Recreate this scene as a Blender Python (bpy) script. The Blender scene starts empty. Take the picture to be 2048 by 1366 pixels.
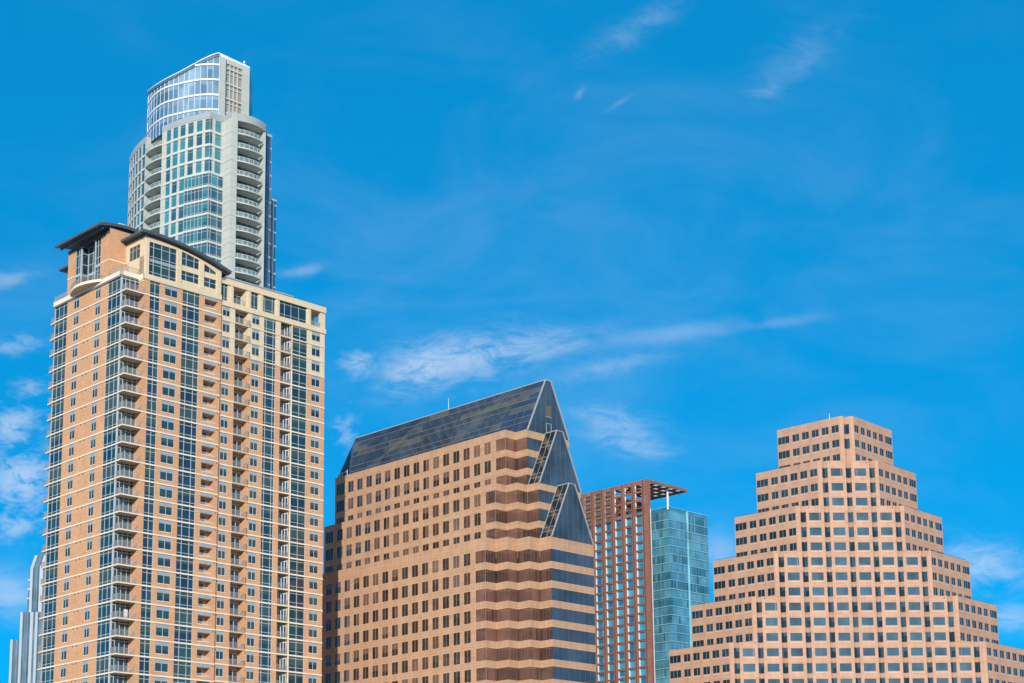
import bpy, math, random
from mathutils import Vector, Matrix
random.seed(7)
R = math.radians
S = bpy.context.scene
COL = S.collection

# ------------------------------------------------------------------ camera
FPX, PITCH, ROLL, PCX, PCY = 3457.5, .1825, -.0111, 1024.0, 1177.6
CAM = Vector((0, 0, 1.7))
cam_d = bpy.data.cameras.new('camera')
cam = bpy.data.objects.new('camera', cam_d)
COL.objects.link(cam)
S.camera = cam
_f = Vector((0, math.cos(PITCH), math.sin(PITCH)))
_u = Vector((0, -math.sin(PITCH), math.cos(PITCH)))
_r = Vector((1, 0, 0))
CR = math.cos(ROLL) * _r + math.sin(ROLL) * _u
CU = -math.sin(ROLL) * _r + math.cos(ROLL) * _u
CF = _f
cam.matrix_world = Matrix(((CR.x, CU.x, -CF.x, CAM.x), (CR.y, CU.y, -CF.y, CAM.y), (CR.z, CU.z, -CF.z, CAM.z), (0, 0, 0, 1)))
cam_d.sensor_fit = 'HORIZONTAL'
cam_d.sensor_width = 36.0
cam_d.lens = FPX / 2048 * 36
cam_d.shift_x = 0.0
cam_d.shift_y = (PCY - 683) / 2048
cam_d.clip_start = 1.0
cam_d.clip_end = 20000.0


def proj(P):
    d = Vector(P) - CAM
    w = d.dot(CF)
    return PCX + FPX * d.dot(CR) / w, PCY - FPX * d.dot(CU) / w


# ------------------------------------------------------------------ sky and sun
SUN_EL, SUN_AZ = R(19.0), R(-4.0)       # sun low behind the camera, a touch to its left
SUN_DIR = Vector((math.sin(SUN_AZ) * math.cos(SUN_EL), -math.cos(SUN_AZ) * math.cos(SUN_EL), math.sin(SUN_EL)))
W = bpy.data.worlds.new('World')
S.world = W
W.use_nodes = True
nt = W.node_tree
nt.nodes.clear()


def N(tree, typ, **kw):
    n = tree.nodes.new(typ)
    for k, v in kw.items():
        setattr(n, k, v)
    return n


def math_node(tree, op, a, b=None, c=None, clamp=False):
    n = N(tree, 'ShaderNodeMath', operation=op, use_clamp=clamp)
    for i, v in enumerate((a, b, c)):
        if v is None:
            continue
        if isinstance(v, (int, float)):
            n.inputs[i].default_value = v
        else:
            tree.links.new(v, n.inputs[i])
    return n.outputs[0]


sky = N(nt, 'ShaderNodeTexSky', sky_type='NISHITA', sun_disc=False)
sky.sun_elevation = SUN_EL
sky.sun_rotation = math.atan2(SUN_DIR.x, SUN_DIR.y)
sky.altitude = 1500
sky.air_density = 0.7
sky.dust_density = 0.0
sky.ozone_density = 5.0
hsv = N(nt, 'ShaderNodeHueSaturation')
hsv.inputs['Hue'].default_value = 0.478
hsv.inputs['Saturation'].default_value = 1.45
hsv.inputs['Value'].default_value = 1.42
nt.links.new(sky.outputs[0], hsv.inputs['Color'])
tc = N(nt, 'ShaderNodeTexCoord')
sep = N(nt, 'ShaderNodeSeparateXYZ')
nt.links.new(tc.outputs['Generated'], sep.inputs[0])
ysafe = math_node(nt, 'MAXIMUM', sep.outputs[1], 0.02)
ca = math_node(nt, 'DIVIDE', sep.outputs[0], ysafe)      # tangent of the bearing
cb = math_node(nt, 'DIVIDE', sep.outputs[2], ysafe)      # tangent of the elevation
comb = N(nt, 'ShaderNodeCombineXYZ')
nt.links.new(ca, comb.inputs[0])
nt.links.new(cb, comb.inputs[1])


def cloud_noise(sx, sy, rot, scale, detail, rough, dist):
    mp = N(nt, 'ShaderNodeMapping')
    mp.inputs['Rotation'].default_value = (0, 0, rot)
    mp.inputs['Scale'].default_value = (sx, sy, 1)
    nt.links.new(comb.outputs[0], mp.inputs[0])
    n = N(nt, 'ShaderNodeTexNoise')
    n.inputs['Scale'].default_value = scale
    n.inputs['Detail'].default_value = detail
    n.inputs['Roughness'].default_value = rough
    n.inputs['Distortion'].default_value = dist
    nt.links.new(mp.outputs[0], n.inputs['Vector'])
    return n.outputs[0]


wisp = cloud_noise(1.0, 2.6, R(-14), 34.0, 9.0, .66, .8)
soft = cloud_noise(1.0, 2.2, R(-16), 24.0, 8.0, .62, .6)
puff = cloud_noise(1.0, 1.7, R(-8), 85.0, 7.0, .62, .4)
streak = cloud_noise(1.0, 2.0, R(50), 44.0, 9.0, .66, .8)
vast = cloud_noise(1.0, 2.0, R(30), 7.0, 7.0, .58, .5)


def bank(a, b, ra, rb, rot, tex, lo, hi, amp):
    """a cloud bank at a fixed bearing and elevation: soft ellipse times noise"""
    x = math_node(nt, 'SUBTRACT', ca, a)
    y = math_node(nt, 'SUBTRACT', cb, b)
    c, s = math.cos(rot), math.sin(rot)
    u = math_node(nt, 'ADD', math_node(nt, 'MULTIPLY', x, c / ra), math_node(nt, 'MULTIPLY', y, s / ra))
    v = math_node(nt, 'ADD', math_node(nt, 'MULTIPLY', x, -s / rb), math_node(nt, 'MULTIPLY', y, c / rb))
    r2 = math_node(nt, 'ADD', math_node(nt, 'MULTIPLY', u, u), math_node(nt, 'MULTIPLY', v, v))
    g = math_node(nt, 'POWER', 2.718, math_node(nt, 'MULTIPLY', r2, -1.0))
    mr = N(nt, 'ShaderNodeMapRange', interpolation_type='SMOOTHSTEP')
    mr.inputs['From Min'].default_value = lo
    mr.inputs['From Max'].default_value = hi
    nt.links.new(math_node(nt, 'ADD', tex, math_node(nt, 'MULTIPLY', g, .22)), mr.inputs['Value'])
    return math_node(nt, 'MULTIPLY', math_node(nt, 'MULTIPLY', g, mr.outputs[0]), amp)


BANKS = [
    (-0.0359, 0.3246, 0.0432, 0.0173, R(12), wisp, 0.43, 0.84, 0.52),
    (-0.0570, 0.3192, 0.0188, 0.0125, R(15), puff, 0.48, 0.80, 0.34),
    (0.0185, 0.3334, 0.0377, 0.0100, R(10), wisp, 0.44, 0.86, 0.34),
    (0.0942, 0.3401, 0.0534, 0.0063, R(8), soft, 0.36, 0.86, 0.22),
    (0.1579, 0.3457, 0.0378, 0.0038, R(8), soft, 0.36, 0.86, 0.16),
    (0.0575, 0.3195, 0.0376, 0.0069, R(12), wisp, 0.42, 0.88, 0.22),
    (-0.0916, 0.3243, 0.0107, 0.0082, R(10), puff, 0.48, 0.78, 0.40),
    (-0.0989, 0.2817, 0.0081, 0.0112, R(0), puff, 0.50, 0.80, 0.34),
    (0.0612, 0.2836, 0.0311, 0.0125, R(-12), wisp, 0.45, 0.86, 0.34),
    (0.0774, 0.2695, 0.0217, 0.0068, R(-8), wisp, 0.44, 0.86, 0.26),
    (-0.2981, 0.2877, 0.0187, 0.0112, R(10), puff, 0.46, 0.78, 0.50),
    (-0.2908, 0.2537, 0.0217, 0.0186, R(10), puff, 0.46, 0.76, 0.58),
    (-0.3019, 0.3797, 0.0190, 0.0070, R(5), soft, 0.42, 0.84, 0.30),
    (-0.2987, 0.3378, 0.0189, 0.0069, R(8), puff, 0.46, 0.84, 0.30),
    (-0.2886, 0.3109, 0.0125, 0.0063, R(8), puff, 0.48, 0.82, 0.30),
    (-0.2968, 0.1842, 0.0229, 0.0153, R(0), soft, 0.34, 0.78, 0.46),
    (-0.2940, 0.2248, 0.0185, 0.0080, R(5), puff, 0.46, 0.80, 0.40),
    (0.0729, 0.5351, 0.0293, 0.0104, R(28), streak, 0.36, 0.92, 0.13),
    (0.0967, 0.5507, 0.0196, 0.0085, R(35), streak, 0.36, 0.92, 0.11),
    (0.1832, 0.5193, 0.0357, 0.0149, R(40), streak, 0.36, 0.94, 0.13),
    (0.1621, 0.4961, 0.0145, 0.0052, R(12), streak, 0.42, 0.90, 0.12),
    (0.0456, 0.4972, 0.0052, 0.0023, R(55), streak, 0.34, 0.85, 0.17),
    (0.0694, 0.4899, 0.0097, 0.0019, R(32), streak, 0.34, 0.85, 0.14),
    (0.2789, 0.1957, 0.0337, 0.0135, R(-6), wisp, 0.38, 0.84, 0.52),
    (0.2917, 0.1642, 0.0244, 0.0079, R(-4), wisp, 0.38, 0.84, 0.44),
    (-0.1270, 0.3825, 0.0143, 0.0038, R(10), soft, 0.34, 0.80, 0.28),
    (0.1230, 0.2050, 0.0138, 0.0138, R(0), soft, 0.30, 0.80, 0.30),
    (.0, .36, .42, .20, R(0), vast, .52, .98, .10),
]
acc = None
for bk in BANKS:
    o = bank(*bk)
    acc = o if acc is None else math_node(nt, 'ADD', acc, o)
front = math_node(nt, 'GREATER_THAN', sep.outputs[1], 0.05)
cov0 = math_node(nt, 'MULTIPLY', acc, front, clamp=True)
# bright cloud added to the unseen sky behind the camera, lifts light in shade
fill_noise = N(nt, 'ShaderNodeTexNoise')
fill_noise.inputs['Scale'].default_value = 2.2
fill_noise.inputs['Detail'].default_value = 5
nt.links.new(tc.outputs['Generated'], fill_noise.inputs['Vector'])
fill_side = N(nt, 'ShaderNodeMapRange', interpolation_type='SMOOTHSTEP')
fill_side.inputs['From Min'].default_value = .02
fill_side.inputs['From Max'].default_value = -.45
nt.links.new(sep.outputs[1], fill_side.inputs['Value'])
veil = math_node(nt, 'MULTIPLY', fill_side.outputs[0], math_node(nt, 'ADD', fill_noise.outputs[0], .02))
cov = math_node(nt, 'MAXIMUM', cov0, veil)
mixc = N(nt, 'ShaderNodeMixRGB')
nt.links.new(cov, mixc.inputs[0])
flat = N(nt, 'ShaderNodeMixRGB')
flat.inputs[0].default_value = 0.55
flat.inputs[2].default_value = (.045, 3.0, 7.15, 1)
nt.links.new(hsv.outputs[0], flat.inputs[1])
nt.links.new(flat.outputs[0], mixc.inputs[1])
mixc.inputs[2].default_value = (6.2, 7.2, 8.6, 1)
bg = N(nt, 'ShaderNodeBackground')
bg.inputs['Strength'].default_value = 0.10
nt.links.new(mixc.outputs[0], bg.inputs['Color'])
wo = N(nt, 'ShaderNodeOutputWorld')
nt.links.new(bg.outputs[0], wo.inputs['Surface'])

sun_d = bpy.data.lights.new('sun', 'SUN')
sun_d.energy = 4.0
sun_d.angle = R(.5)
sun_d.color = (1.0, .93, .83)
sun = bpy.data.objects.new('sun', sun_d)
COL.objects.link(sun)
sun.rotation_euler = SUN_DIR.to_track_quat('Z', 'Y').to_euler()
sun.location = (0, -50, 200)
S.view_settings.view_transform = 'Standard'
S.view_settings.look = 'None'
S.view_settings.exposure = 0.15
S.view_settings.gamma = 1.0

# ------------------------------------------------------------------ materials
MATS = {}


def newmat(name):
    m = bpy.data.materials.new(name)
    m.use_nodes = True
    MATS[name] = m
    t = m.node_tree
    return m, t, t.nodes['Principled BSDF']


def mat(name, col, rough=.7, metal=0.0, var=.10, scale=.35, spec=.3, joint=None):
    """plain weathered surface; joint = (w, h, size, colour) draws panel or brick joints in metres on the UV map"""
    m, t, b = newmat(name)
    b.inputs['Roughness'].default_value = rough
    b.inputs['Metallic'].default_value = metal
    b.inputs['Specular IOR Level'].default_value = spec
    geo = N(t, 'ShaderNodeNewGeometry')
    n = N(t, 'ShaderNodeTexNoise')
    n.inputs['Scale'].default_value = scale
    n.inputs['Detail'].default_value = 6
    n.inputs['Roughness'].default_value = .65
    mp = N(t, 'ShaderNodeMapping')
    mp.inputs['Scale'].default_value = (1, 1, .45)
    t.links.new(geo.outputs['Position'], mp.inputs[0])
    t.links.new(mp.outputs[0], n.inputs['Vector'])
    mr = N(t, 'ShaderNodeMapRange')
    mr.inputs['From Min'].default_value = .3
    mr.inputs['From Max'].default_value = .7
    mr.inputs['To Min'].default_value = 1 - var
    mr.inputs['To Max'].default_value = 1 + var
    t.links.new(n.outputs[0], mr.inputs['Value'])
    vm = N(t, 'ShaderNodeVectorMath', operation='SCALE')
    t.links.new(mr.outputs[0], vm.inputs['Scale'])
    if joint:
        uv = N(t, 'ShaderNodeUVMap', uv_map='UVMap')
        bt = N(t, 'ShaderNodeTexBrick')
        bt.offset = joint[4] if len(joint) > 4 else 0.0
        bt.squash = 1.0
        bt.inputs['Scale'].default_value = 1.0
        bt.inputs['Brick Width'].default_value = joint[0]
        bt.inputs['Row Height'].default_value = joint[1]
        bt.inputs['Mortar Size'].default_value = joint[2]
        bt.inputs['Mortar Smooth'].default_value = .2
        v2 = joint[5] if len(joint) > 5 else .06
        bt.inputs['Color1'].default_value = tuple(c * (1 - v2) for c in col) + (1,)
        bt.inputs['Color2'].default_value = tuple(c * (1 + v2) for c in col) + (1,)
        bt.inputs['Mortar'].default_value = tuple(joint[3]) + (1,)
        t.links.new(uv.outputs[0], bt.inputs['Vector'])
        t.links.new(bt.outputs[0], vm.inputs[0])
    else:
        vm.inputs[0].default_value = col
    t.links.new(vm.outputs[0], b.inputs['Base Color'])
    return m


def glass(name, col, rough=.04, ior=1.7, wave=.02, scale=.25, spec=.5, streak=0.0):
    """coated window glass: dark tinted body with a sharp, slightly uneven reflection"""
    m, t, b = newmat(name)
    b.inputs['Roughness'].default_value = rough
    b.inputs['IOR'].default_value = ior
    b.inputs['Specular IOR Level'].default_value = spec
    geo = N(t, 'ShaderNodeNewGeometry')
    n = N(t, 'ShaderNodeTexNoise')
    n.inputs['Scale'].default_value = scale
    n.inputs['Detail'].default_value = 2
    t.links.new(geo.outputs['Position'], n.inputs['Vector'])
    bp = N(t, 'ShaderNodeBump')
    bp.inputs['Strength'].default_value = 1.0
    bp.inputs['Distance'].default_value = wave
    t.links.new(n.outputs[0], bp.inputs['Height'])
    t.links.new(bp.outputs[0], b.inputs['Normal'])
    n2 = N(t, 'ShaderNodeTexNoise')
    n2.inputs['Scale'].default_value = .16
    n2.inputs['Detail'].default_value = 3
    t.links.new(geo.outputs['Position'], n2.inputs['Vector'])
    mr = N(t, 'ShaderNodeMapRange')
    mr.inputs['From Min'].default_value = .3
    mr.inputs['From Max'].default_value = .7
    mr.inputs['To Min'].default_value = .65
    mr.inputs['To Max'].default_value = 1.35
    t.links.new(n2.outputs[0], mr.inputs['Value'])
    vm = N(t, 'ShaderNodeVectorMath', operation='SCALE')
    vm.inputs[0].default_value = col
    t.links.new(mr.outputs[0], vm.inputs['Scale'])
    t.links.new(vm.outputs[0], b.inputs['Base Color'])
    return m


def clear_glass(name, col, alpha):
    m, t, b = newmat(name)
    b.inputs['Base Color'].default_value = col + (1,)
    b.inputs['Roughness'].default_value = .05
    b.inputs['Alpha'].default_value = alpha
    return m


mat('brick', (.60, .33, .175), .85, var=.07, joint=(.6, .2, .012, (.60, .34, .19), .5, .10))
mat('cream', (.70, .565, .375), .8, var=.05, joint=(2.4, 1.1, .03, (.58, .45, .30), .5, .03))
mat('bandwhite', (.82, .71, .55), .75, var=.06)
mat('soffit', (.60, .47, .32), .8, var=.05)
mat('coursestone', (.72, .50, .33), .75, var=.06)
mat('framegrey', (.42, .47, .49), .5, var=.04)
mat('panelgrey', (.30, .36, .42), .55, var=.08)
mat('railgrey', (.36, .36, .37), .5, var=.04)
mat('roofmetal', (.085, .11, .13), .45, var=.15)
mat('roofflat', (.20, .20, .21), .9, var=.1)
mat('ventdark', (.16, .085, .05), .8)
mat('white', (.78, .77, .74), .5, var=.03)
mat('curtain', (.030, .075, .080), .6, var=.2, spec=.6)
mat('doorframe', (.52, .52, .50), .5, var=.04)
for i, c in enumerate([(.010, .040, .058), (.014, .055, .062), (.008, .030, .052), (.024, .075, .078), (.035, .062, .060)]):
    glass('teal%d' % i, c, ior=1.75)
mat('granite', (.475, .285, .172), .7, var=.08, joint=(1.62, 1.34, .05, (.58, .38, .245), 0.0, .06))
mat('granitesill', (.60, .41, .26), .65, var=.05)
for i, c in enumerate([(.036, .027, .022), (.075, .042, .030), (.050, .042, .035), (.15, .090, .062)]):
    glass('bronze%d' % i, c, ior=1.55, wave=.04, scale=.45)
glass('bayglass0', (.17, .082, .060), ior=1.8, rough=.05, wave=.03)
glass('bayglass2', (.075, .040, .032), ior=1.8, rough=.05, wave=.03)
glass('bayglass1', (.12, .062, .046), ior=1.8, rough=.05, wave=.03)
for i, c in enumerate([(.040, .068, .105), (.045, .074, .108), (.050, .072, .100)]):
    glass('blueglass%d' % i, c, ior=1.45)
glass('roofglass0', (.030, .050, .085), ior=1.5)
glass('roofglass1', (.085, .090, .092), ior=1.5)
glass('roofglass2', (.036, .058, .090), ior=1.5)
mat('alum', (.34, .36, .37), .45, var=.04)
mat('bayframe', (.22, .125, .085), .5)
mat('dimalum', (.20, .22, .24), .45)
mat('joint', (.11, .14, .17), .5, var=.04)
mat('stone2', (.49, .295, .20), .75, var=.10, joint=(1.43, 1.2, .035, (.60, .36, .24), 0.0, .07))
mat('stone2sill', (.86, .66, .47), .65, var=.04)
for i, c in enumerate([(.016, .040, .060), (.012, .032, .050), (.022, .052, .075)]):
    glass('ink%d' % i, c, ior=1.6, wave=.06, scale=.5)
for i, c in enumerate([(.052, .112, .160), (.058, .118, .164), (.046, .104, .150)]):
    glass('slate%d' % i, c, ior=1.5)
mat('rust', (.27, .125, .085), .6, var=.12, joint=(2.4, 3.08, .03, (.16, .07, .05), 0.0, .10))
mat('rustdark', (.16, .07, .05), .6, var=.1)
for i, c in enumerate([(.04, .27, .40), (.045, .31, .42), (.02, .14, .26), (.05, .28, .35)]):
    glass('aqua%d' % i, c, ior=1.6)
mat('louver', (.12, .11, .09), .6, var=.15)
for i, c in enumerate([(.08, .25, .36), (.095, .28, .38), (.065, .22, .34)]):
    glass('sea%d' % i, c, ior=1.6)
glass('seadark', (.03, .15, .23), ior=1.6)
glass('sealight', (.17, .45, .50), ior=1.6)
mat('seajoint', (.20, .42, .46), .5)
mat('canopylight', (.55, .50, .42), .6)
mat('concrete', (.50, .53, .48), .7, var=.05, joint=(3.4, 3.6, .05, (.34, .36, .33), 0.0, .03))
mat('concband', (.57, .57, .51), .7, var=.05)
mat('soffitgrey', (.62, .62, .54), .8, var=.05)
mat('fascia', (.36, .40, .40), .6, var=.05)
for i, c in enumerate([(.020, .11, .16), (.030, .18, .23), (.015, .085, .14), (.045, .22, .27), (.045, .12, .13)]):
    glass('lagoon%d' % i, c, ior=1.6)
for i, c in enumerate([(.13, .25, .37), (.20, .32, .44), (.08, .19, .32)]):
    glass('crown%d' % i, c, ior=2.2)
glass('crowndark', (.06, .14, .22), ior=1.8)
mat('crownwhite', (.80, .82, .82), .4, var=.02)
mat('screengrey', (.30, .30, .27), .6, var=.06)
glass('navy0', (.012, .06, .14), ior=1.6)
glass('navy1', (.016, .075, .15), ior=1.6)
clear_glass('railglass', (.45, .62, .60), .32)
glass('frost0', (.07, .15, .23), ior=1.7)
glass('frost1', (.12, .22, .31), ior=1.7)
mat('fin', (.42, .47, .50), .35, var=.03)
mat('earth', (.26, .25, .23), .95, var=.25, scale=.02)


# ------------------------------------------------------------------ mesh helpers
class MB:
    def __init__(s):
        s.v, s.f, s.m, s.uv = [], [], [], []

    def face(s, pts, m, uv=None):
        i = len(s.v)
        s.v.extend(tuple(p) for p in pts)
        s.f.append(tuple(range(i, i + len(pts))))
        s.m.append(m)
        s.uv.append(uv or [(p[0] + p[1], p[2]) for p in pts])

    def box(s, x0, x1, y0, y1, z0, z1, m, skip=''):
        P = lambda a, b, c: ((x0, x1)[a], (y0, y1)[b], (z0, z1)[c])
        F = {'-y': [(0, 0, 0), (1, 0, 0), (1, 0, 1), (0, 0, 1)], '+y': [(1, 1, 0), (0, 1, 0), (0, 1, 1), (1, 1, 1)],
             '-x': [(0, 1, 0), (0, 0, 0), (0, 0, 1), (0, 1, 1)], '+x': [(1, 0, 0), (1, 1, 0), (1, 1, 1), (1, 0, 1)],
             '-z': [(0, 1, 0), (1, 1, 0), (1, 0, 0), (0, 0, 0)], '+z': [(0, 0, 1), (1, 0, 1), (1, 1, 1), (0, 1, 1)]}
        for k, c in F.items():
            if k in skip.split():
                continue
            pts = [P(*q) for q in c]
            if k[1] == 'y':
                uv = [(p[0], p[2]) for p in pts]
            elif k[1] == 'x':
                uv = [(p[1], p[2]) for p in pts]
            else:
                uv = [(p[0], p[1]) for p in pts]
            s.face(pts, m, uv)

    def prism(s, poly, z0, z1, m, top=True, bottom=True, mtop=None, close=True):
        n = len(poly)
        L = 0.0
        for i in range(n if close else n - 1):
            a, b = poly[i], poly[(i + 1) % n]
            d = math.hypot(b[0] - a[0], b[1] - a[1])
            s.face([(a[0], a[1], z0), (b[0], b[1], z0), (b[0], b[1], z1), (a[0], a[1], z1)], m, [(L, z0), (L + d, z0), (L + d, z1), (L, z1)])
            L += d
        if top:
            s.face([(p[0], p[1], z1) for p in poly], mtop or m)
        if bottom:
            s.face([(p[0], p[1], z0) for p in reversed(poly)], mtop or m)

    def bar(s, a, b, w, m):
        """square bar of side w from a to b"""
        a, b = Vector(a), Vector(b)
        d = (b - a).normalized()
        h = Vector((0, 0, 1)) if abs(d.z) < .9 else Vector((1, 0, 0))
        x = d.cross(h).normalized() * w / 2
        y = d.cross(x).normalized() * w / 2
        A = [a + x + y, a - x + y, a - x - y, a + x - y]
        B = [p + (b - a) for p in A]
        for i in range(4):
            j = (i + 1) % 4
            s.face([A[i], A[j], B[j], B[i]], m)
        s.face(A[::-1], m)
        s.face(B, m)

    def add(s, o, M=None):
        i = len(s.v)
        s.v.extend(tuple(M @ Vector(p)) if M else p for p in o.v)
        s.f.extend(tuple(k + i for k in f) for f in o.f)
        s.m.extend(o.m)
        s.uv.extend(o.uv)

    def mesh(s, name):
        me = bpy.data.meshes.new(name)
        me.from_pydata(s.v, [], s.f)
        used = []
        for m in s.m:
            if m not in used:
                used.append(m)
        for m in used:
            me.materials.append(MATS[m])
        ix = {m: i for i, m in enumerate(used)}
        me.polygons.foreach_set('material_index', [ix[m] for m in s.m])
        ul = me.uv_layers.new(name='UVMap')
        ul.data.foreach_set('uv', [c for f in s.uv for q in f for c in q])
        me.update()
        return me

    def build(s, name, parent=None, smooth=False):
        o = bpy.data.objects.new(name, s.mesh(name))
        COL.objects.link(o)
        o.parent = parent
        return o


def root(name, label, cat, loc, rz, size=1.0):
    o = bpy.data.objects.new(name, None)
    COL.objects.link(o)
    o.location = loc
    o.rotation_euler = (0, 0, rz)
    o.scale = (size, size, size)
    o['label'] = label
    o['category'] = cat
    return o


def facade(mb, A, d, L, z0, z1, ops, m, reveal=None, uoff=0.0):
    """wall from A along d (left to right as seen from outside), with openings (u0,u1,za,zb,depth) cut and their reveals added"""
    dx, dy = d
    nx, ny = -dy, dx                                         # inward
    P = lambda u, z, y=0.0: (A[0] + dx * u + nx * y, A[1] + dy * u + ny * y, z)
    ops = [(max(0, a), min(L, b), max(z0, c), min(z1, e), f) for a, b, c, e, f in ops if b > 0 and a < L and e > z0 and c < z1]
    us = sorted({0.0, L} | {round(o[0], 4) for o in ops} | {round(o[1], 4) for o in ops})
    zs = sorted({z0, z1} | {round(o[2], 4) for o in ops} | {round(o[3], 4) for o in ops})
    for za, zb in zip(zs, zs[1:]):
        if zb - za < 1e-4:
            continue
        zm = (za + zb) / 2
        row = [o for o in ops if o[2] < zm < o[3]]
        run = None
        for ua, ub in zip(us, us[1:]):
            um = (ua + ub) / 2
            if any(o[0] < um < o[1] for o in row):
                if run:
                    mb.face([P(run[0], za), P(run[1], za), P(run[1], zb), P(run[0], zb)], m, [(uoff + run[0], za), (uoff + run[1], za), (uoff + run[1], zb), (uoff + run[0], zb)])
                run = None
            else:
                run = (run[0], ub) if run else (ua, ub)
        if run:
            mb.face([P(run[0], za), P(run[1], za), P(run[1], zb), P(run[0], zb)], m, [(uoff + run[0], za), (uoff + run[1], za), (uoff + run[1], zb), (uoff + run[0], zb)])
    rm = reveal or m
    for a, b, c, e, f in ops:
        if f <= 0:
            continue
        mb.face([P(a, c), P(a, c, f), P(a, e, f), P(a, e)], rm, [(0, c), (f, c), (f, e), (0, e)])
        mb.face([P(b, c, f), P(b, c), P(b, e), P(b, e, f)], rm, [(0, c), (f, c), (f, e), (0, e)])
        mb.face([P(a, c), P(b, c), P(b, c, f), P(a, c, f)], rm, [(a, 0), (b, 0), (b, f), (a, f)])
        mb.face([P(a, e, f), P(b, e, f), P(b, e), P(a, e)], rm, [(a, 0), (b, 0), (b, f), (a, f)])


class Style:
    def __init__(s, v=(), h=(), fw=.08, glass=('teal0',), frame='framegrey', panel=0.0, pmat='panelgrey', blind=.3, border=True, bm='curtain', deep=.07, sill=0.0, sillmat='stone2sill'):
        s.v, s.h, s.fw, s.glass, s.frame, s.panel, s.pmat, s.blind, s.border, s.bm, s.deep, s.sill, s.sillmat = v, h, fw, glass, frame, panel, pmat, blind, border, bm, deep, sill, sillmat


def win_parts(st, w, h, seed):
    """glass, frame and panel meshes of one window; local x right, z up, -y outward"""
    rnd = random.Random(seed)
    g, fr, pn = MB(), MB(), MB()
    hg = h - st.panel
    xs = [0] + [x for x in st.v if .05 < x < w - .05] + [w]
    zs = [0] + [z for z in st.h if .05 < z < hg - .05] + [hg]
    base = rnd.choice(st.glass)
    blind = rnd.random() < st.blind
    bl = rnd.uniform(.2, .75) if rnd.random() < .7 else 1.0
    for xa, xb in zip(xs, xs[1:]):
        gm = base if rnd.random() < .7 else rnd.choice(st.glass)
        for za, zb in zip(zs, zs[1:]):
            if blind:
                zc = max(za, min(zb, hg * (1 - bl)))
                if zc > za + .02:
                    g.face([(xa, 0, za), (xb, 0, za), (xb, 0, zc), (xa, 0, zc)], gm)
                if zc < zb - .02:
                    g.face([(xa, 0, zc), (xb, 0, zc), (xb, 0, zb), (xa, 0, zb)], st.bm)
            else:
                g.face([(xa, 0, za), (xb, 0, za), (xb, 0, zb), (xa, 0, zb)], gm)
    f = st.fw / 2
    D = st.deep
    for x in xs[1:-1]:
        fr.box(x - f, x + f, -D, -.002, 0, hg, st.frame, '+y')
    for z in zs[1:-1]:
        fr.box(0, w, -D * .8, -.002, z - f, z + f, st.frame, '+y')
    if st.border:
        fr.box(0, f * 1.4, -D, -.002, 0, hg, st.frame, '+y')
        fr.box(w - f * 1.4, w, -D, -.002, 0, hg, st.frame, '+y')
        fr.box(0, w, -D * .9, -.002, 0, f * 1.4, st.frame, '+y')
        fr.box(0, w, -D * .9, -.002, hg - f * 1.4, hg, st.frame, '+y')
    if st.panel > 0:
        pn.box(0, w, -.06, 0, hg, h, st.pmat, '+y')
    if st.sill > 0:                                            # sloping stone sill below the opening
        pn.face([(0, -.17, -.02 - st.sill), (w, -.17, -.02 - st.sill), (w, 0, -.02), (0, 0, -.02)], st.sillmat)
    return g, fr, pn


class Building:
    NVAR = 6

    def __init__(s, rt):
        s.root = rt
        s.recs = {}
        bpy.context.view_layer.update()
        s.M = Matrix.Translation(rt.location) @ Matrix.Rotation(rt.rotation_euler.z, 4, 'Z') @ Matrix.Scale(rt.scale.x, 4)
        s.cache = {}

    def win(s, kind, A, d, u0, u1, z0, z1, depth, st, parts=True, key=None):
        a = math.atan2(d[1], d[0])
        nx, ny = -d[1], d[0]
        loc = (A[0] + d[0] * u0 + nx * depth, A[1] + d[1] * u0 + ny * depth, z0)
        M = Matrix.Translation(loc) @ Matrix.Rotation(a, 4, 'Z')
        w, h = u1 - u0, z1 - z0
        P = [proj(s.M @ M @ Vector(c)) for c in ((0, 0, 0), (w, 0, 0), (w, 0, h), (0, 0, h))]
        if max(p[0] for p in P) < -20 or min(p[0] for p in P) > 2068 or min(p[1] for p in P) > 1440:
            return
        area = 0
        for i in range(4):
            j = (i + 1) % 4
            area += P[i][0] * P[j][1] - P[j][0] * P[i][1]
        area = -area / 2
        if area < .5:
            return
        s.recs.setdefault(kind, []).append((area, M, st, w, h, parts))

    def finish(s):
        for kind, L in s.recs.items():
            L.sort(key=lambda r: -r[0])
            rest = MB()
            for i, (area, M, st, w, h, parts) in enumerate(L):
                seed = random.randrange(s.NVAR)
                if i < 100:
                    ky = (id(st), round(w, 2), round(h, 2), seed)
                    if ky not in s.cache:
                        g, fr, pn = win_parts(st, w, h, hash(ky[1:]) & 0xffff)
                        if st.sill:
                            g.add(fr)
                            s.cache[ky] = (g.mesh(kind), None, pn.mesh('sill'))
                        elif parts:
                            s.cache[ky] = (g.mesh(kind), fr.mesh('frame') if fr.f else None, pn.mesh('spandrel_panel') if pn.f else None)
                        else:
                            g.add(fr)
                            g.add(pn)
                            s.cache[ky] = (g.mesh(kind), None, None)
                    a, b, c = s.cache[ky]
                    o = bpy.data.objects.new(kind, a)
                    o.matrix_local = M
                    o.parent = s.root
                    COL.objects.link(o)
                    for nm, me in (('frame', b), ('sill' if st.sill else 'spandrel_panel', c)):
                        if me:
                            k = bpy.data.objects.new(nm, me)
                            k.parent = o
                            COL.objects.link(k)
                else:
                    for q in win_parts(st, w, h, seed * 31 + 5):
                        rest.add(q, M)
            if rest.f:
                o = rest.build(kind, s.root)
                o['kind'] = 'stuff'


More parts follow.
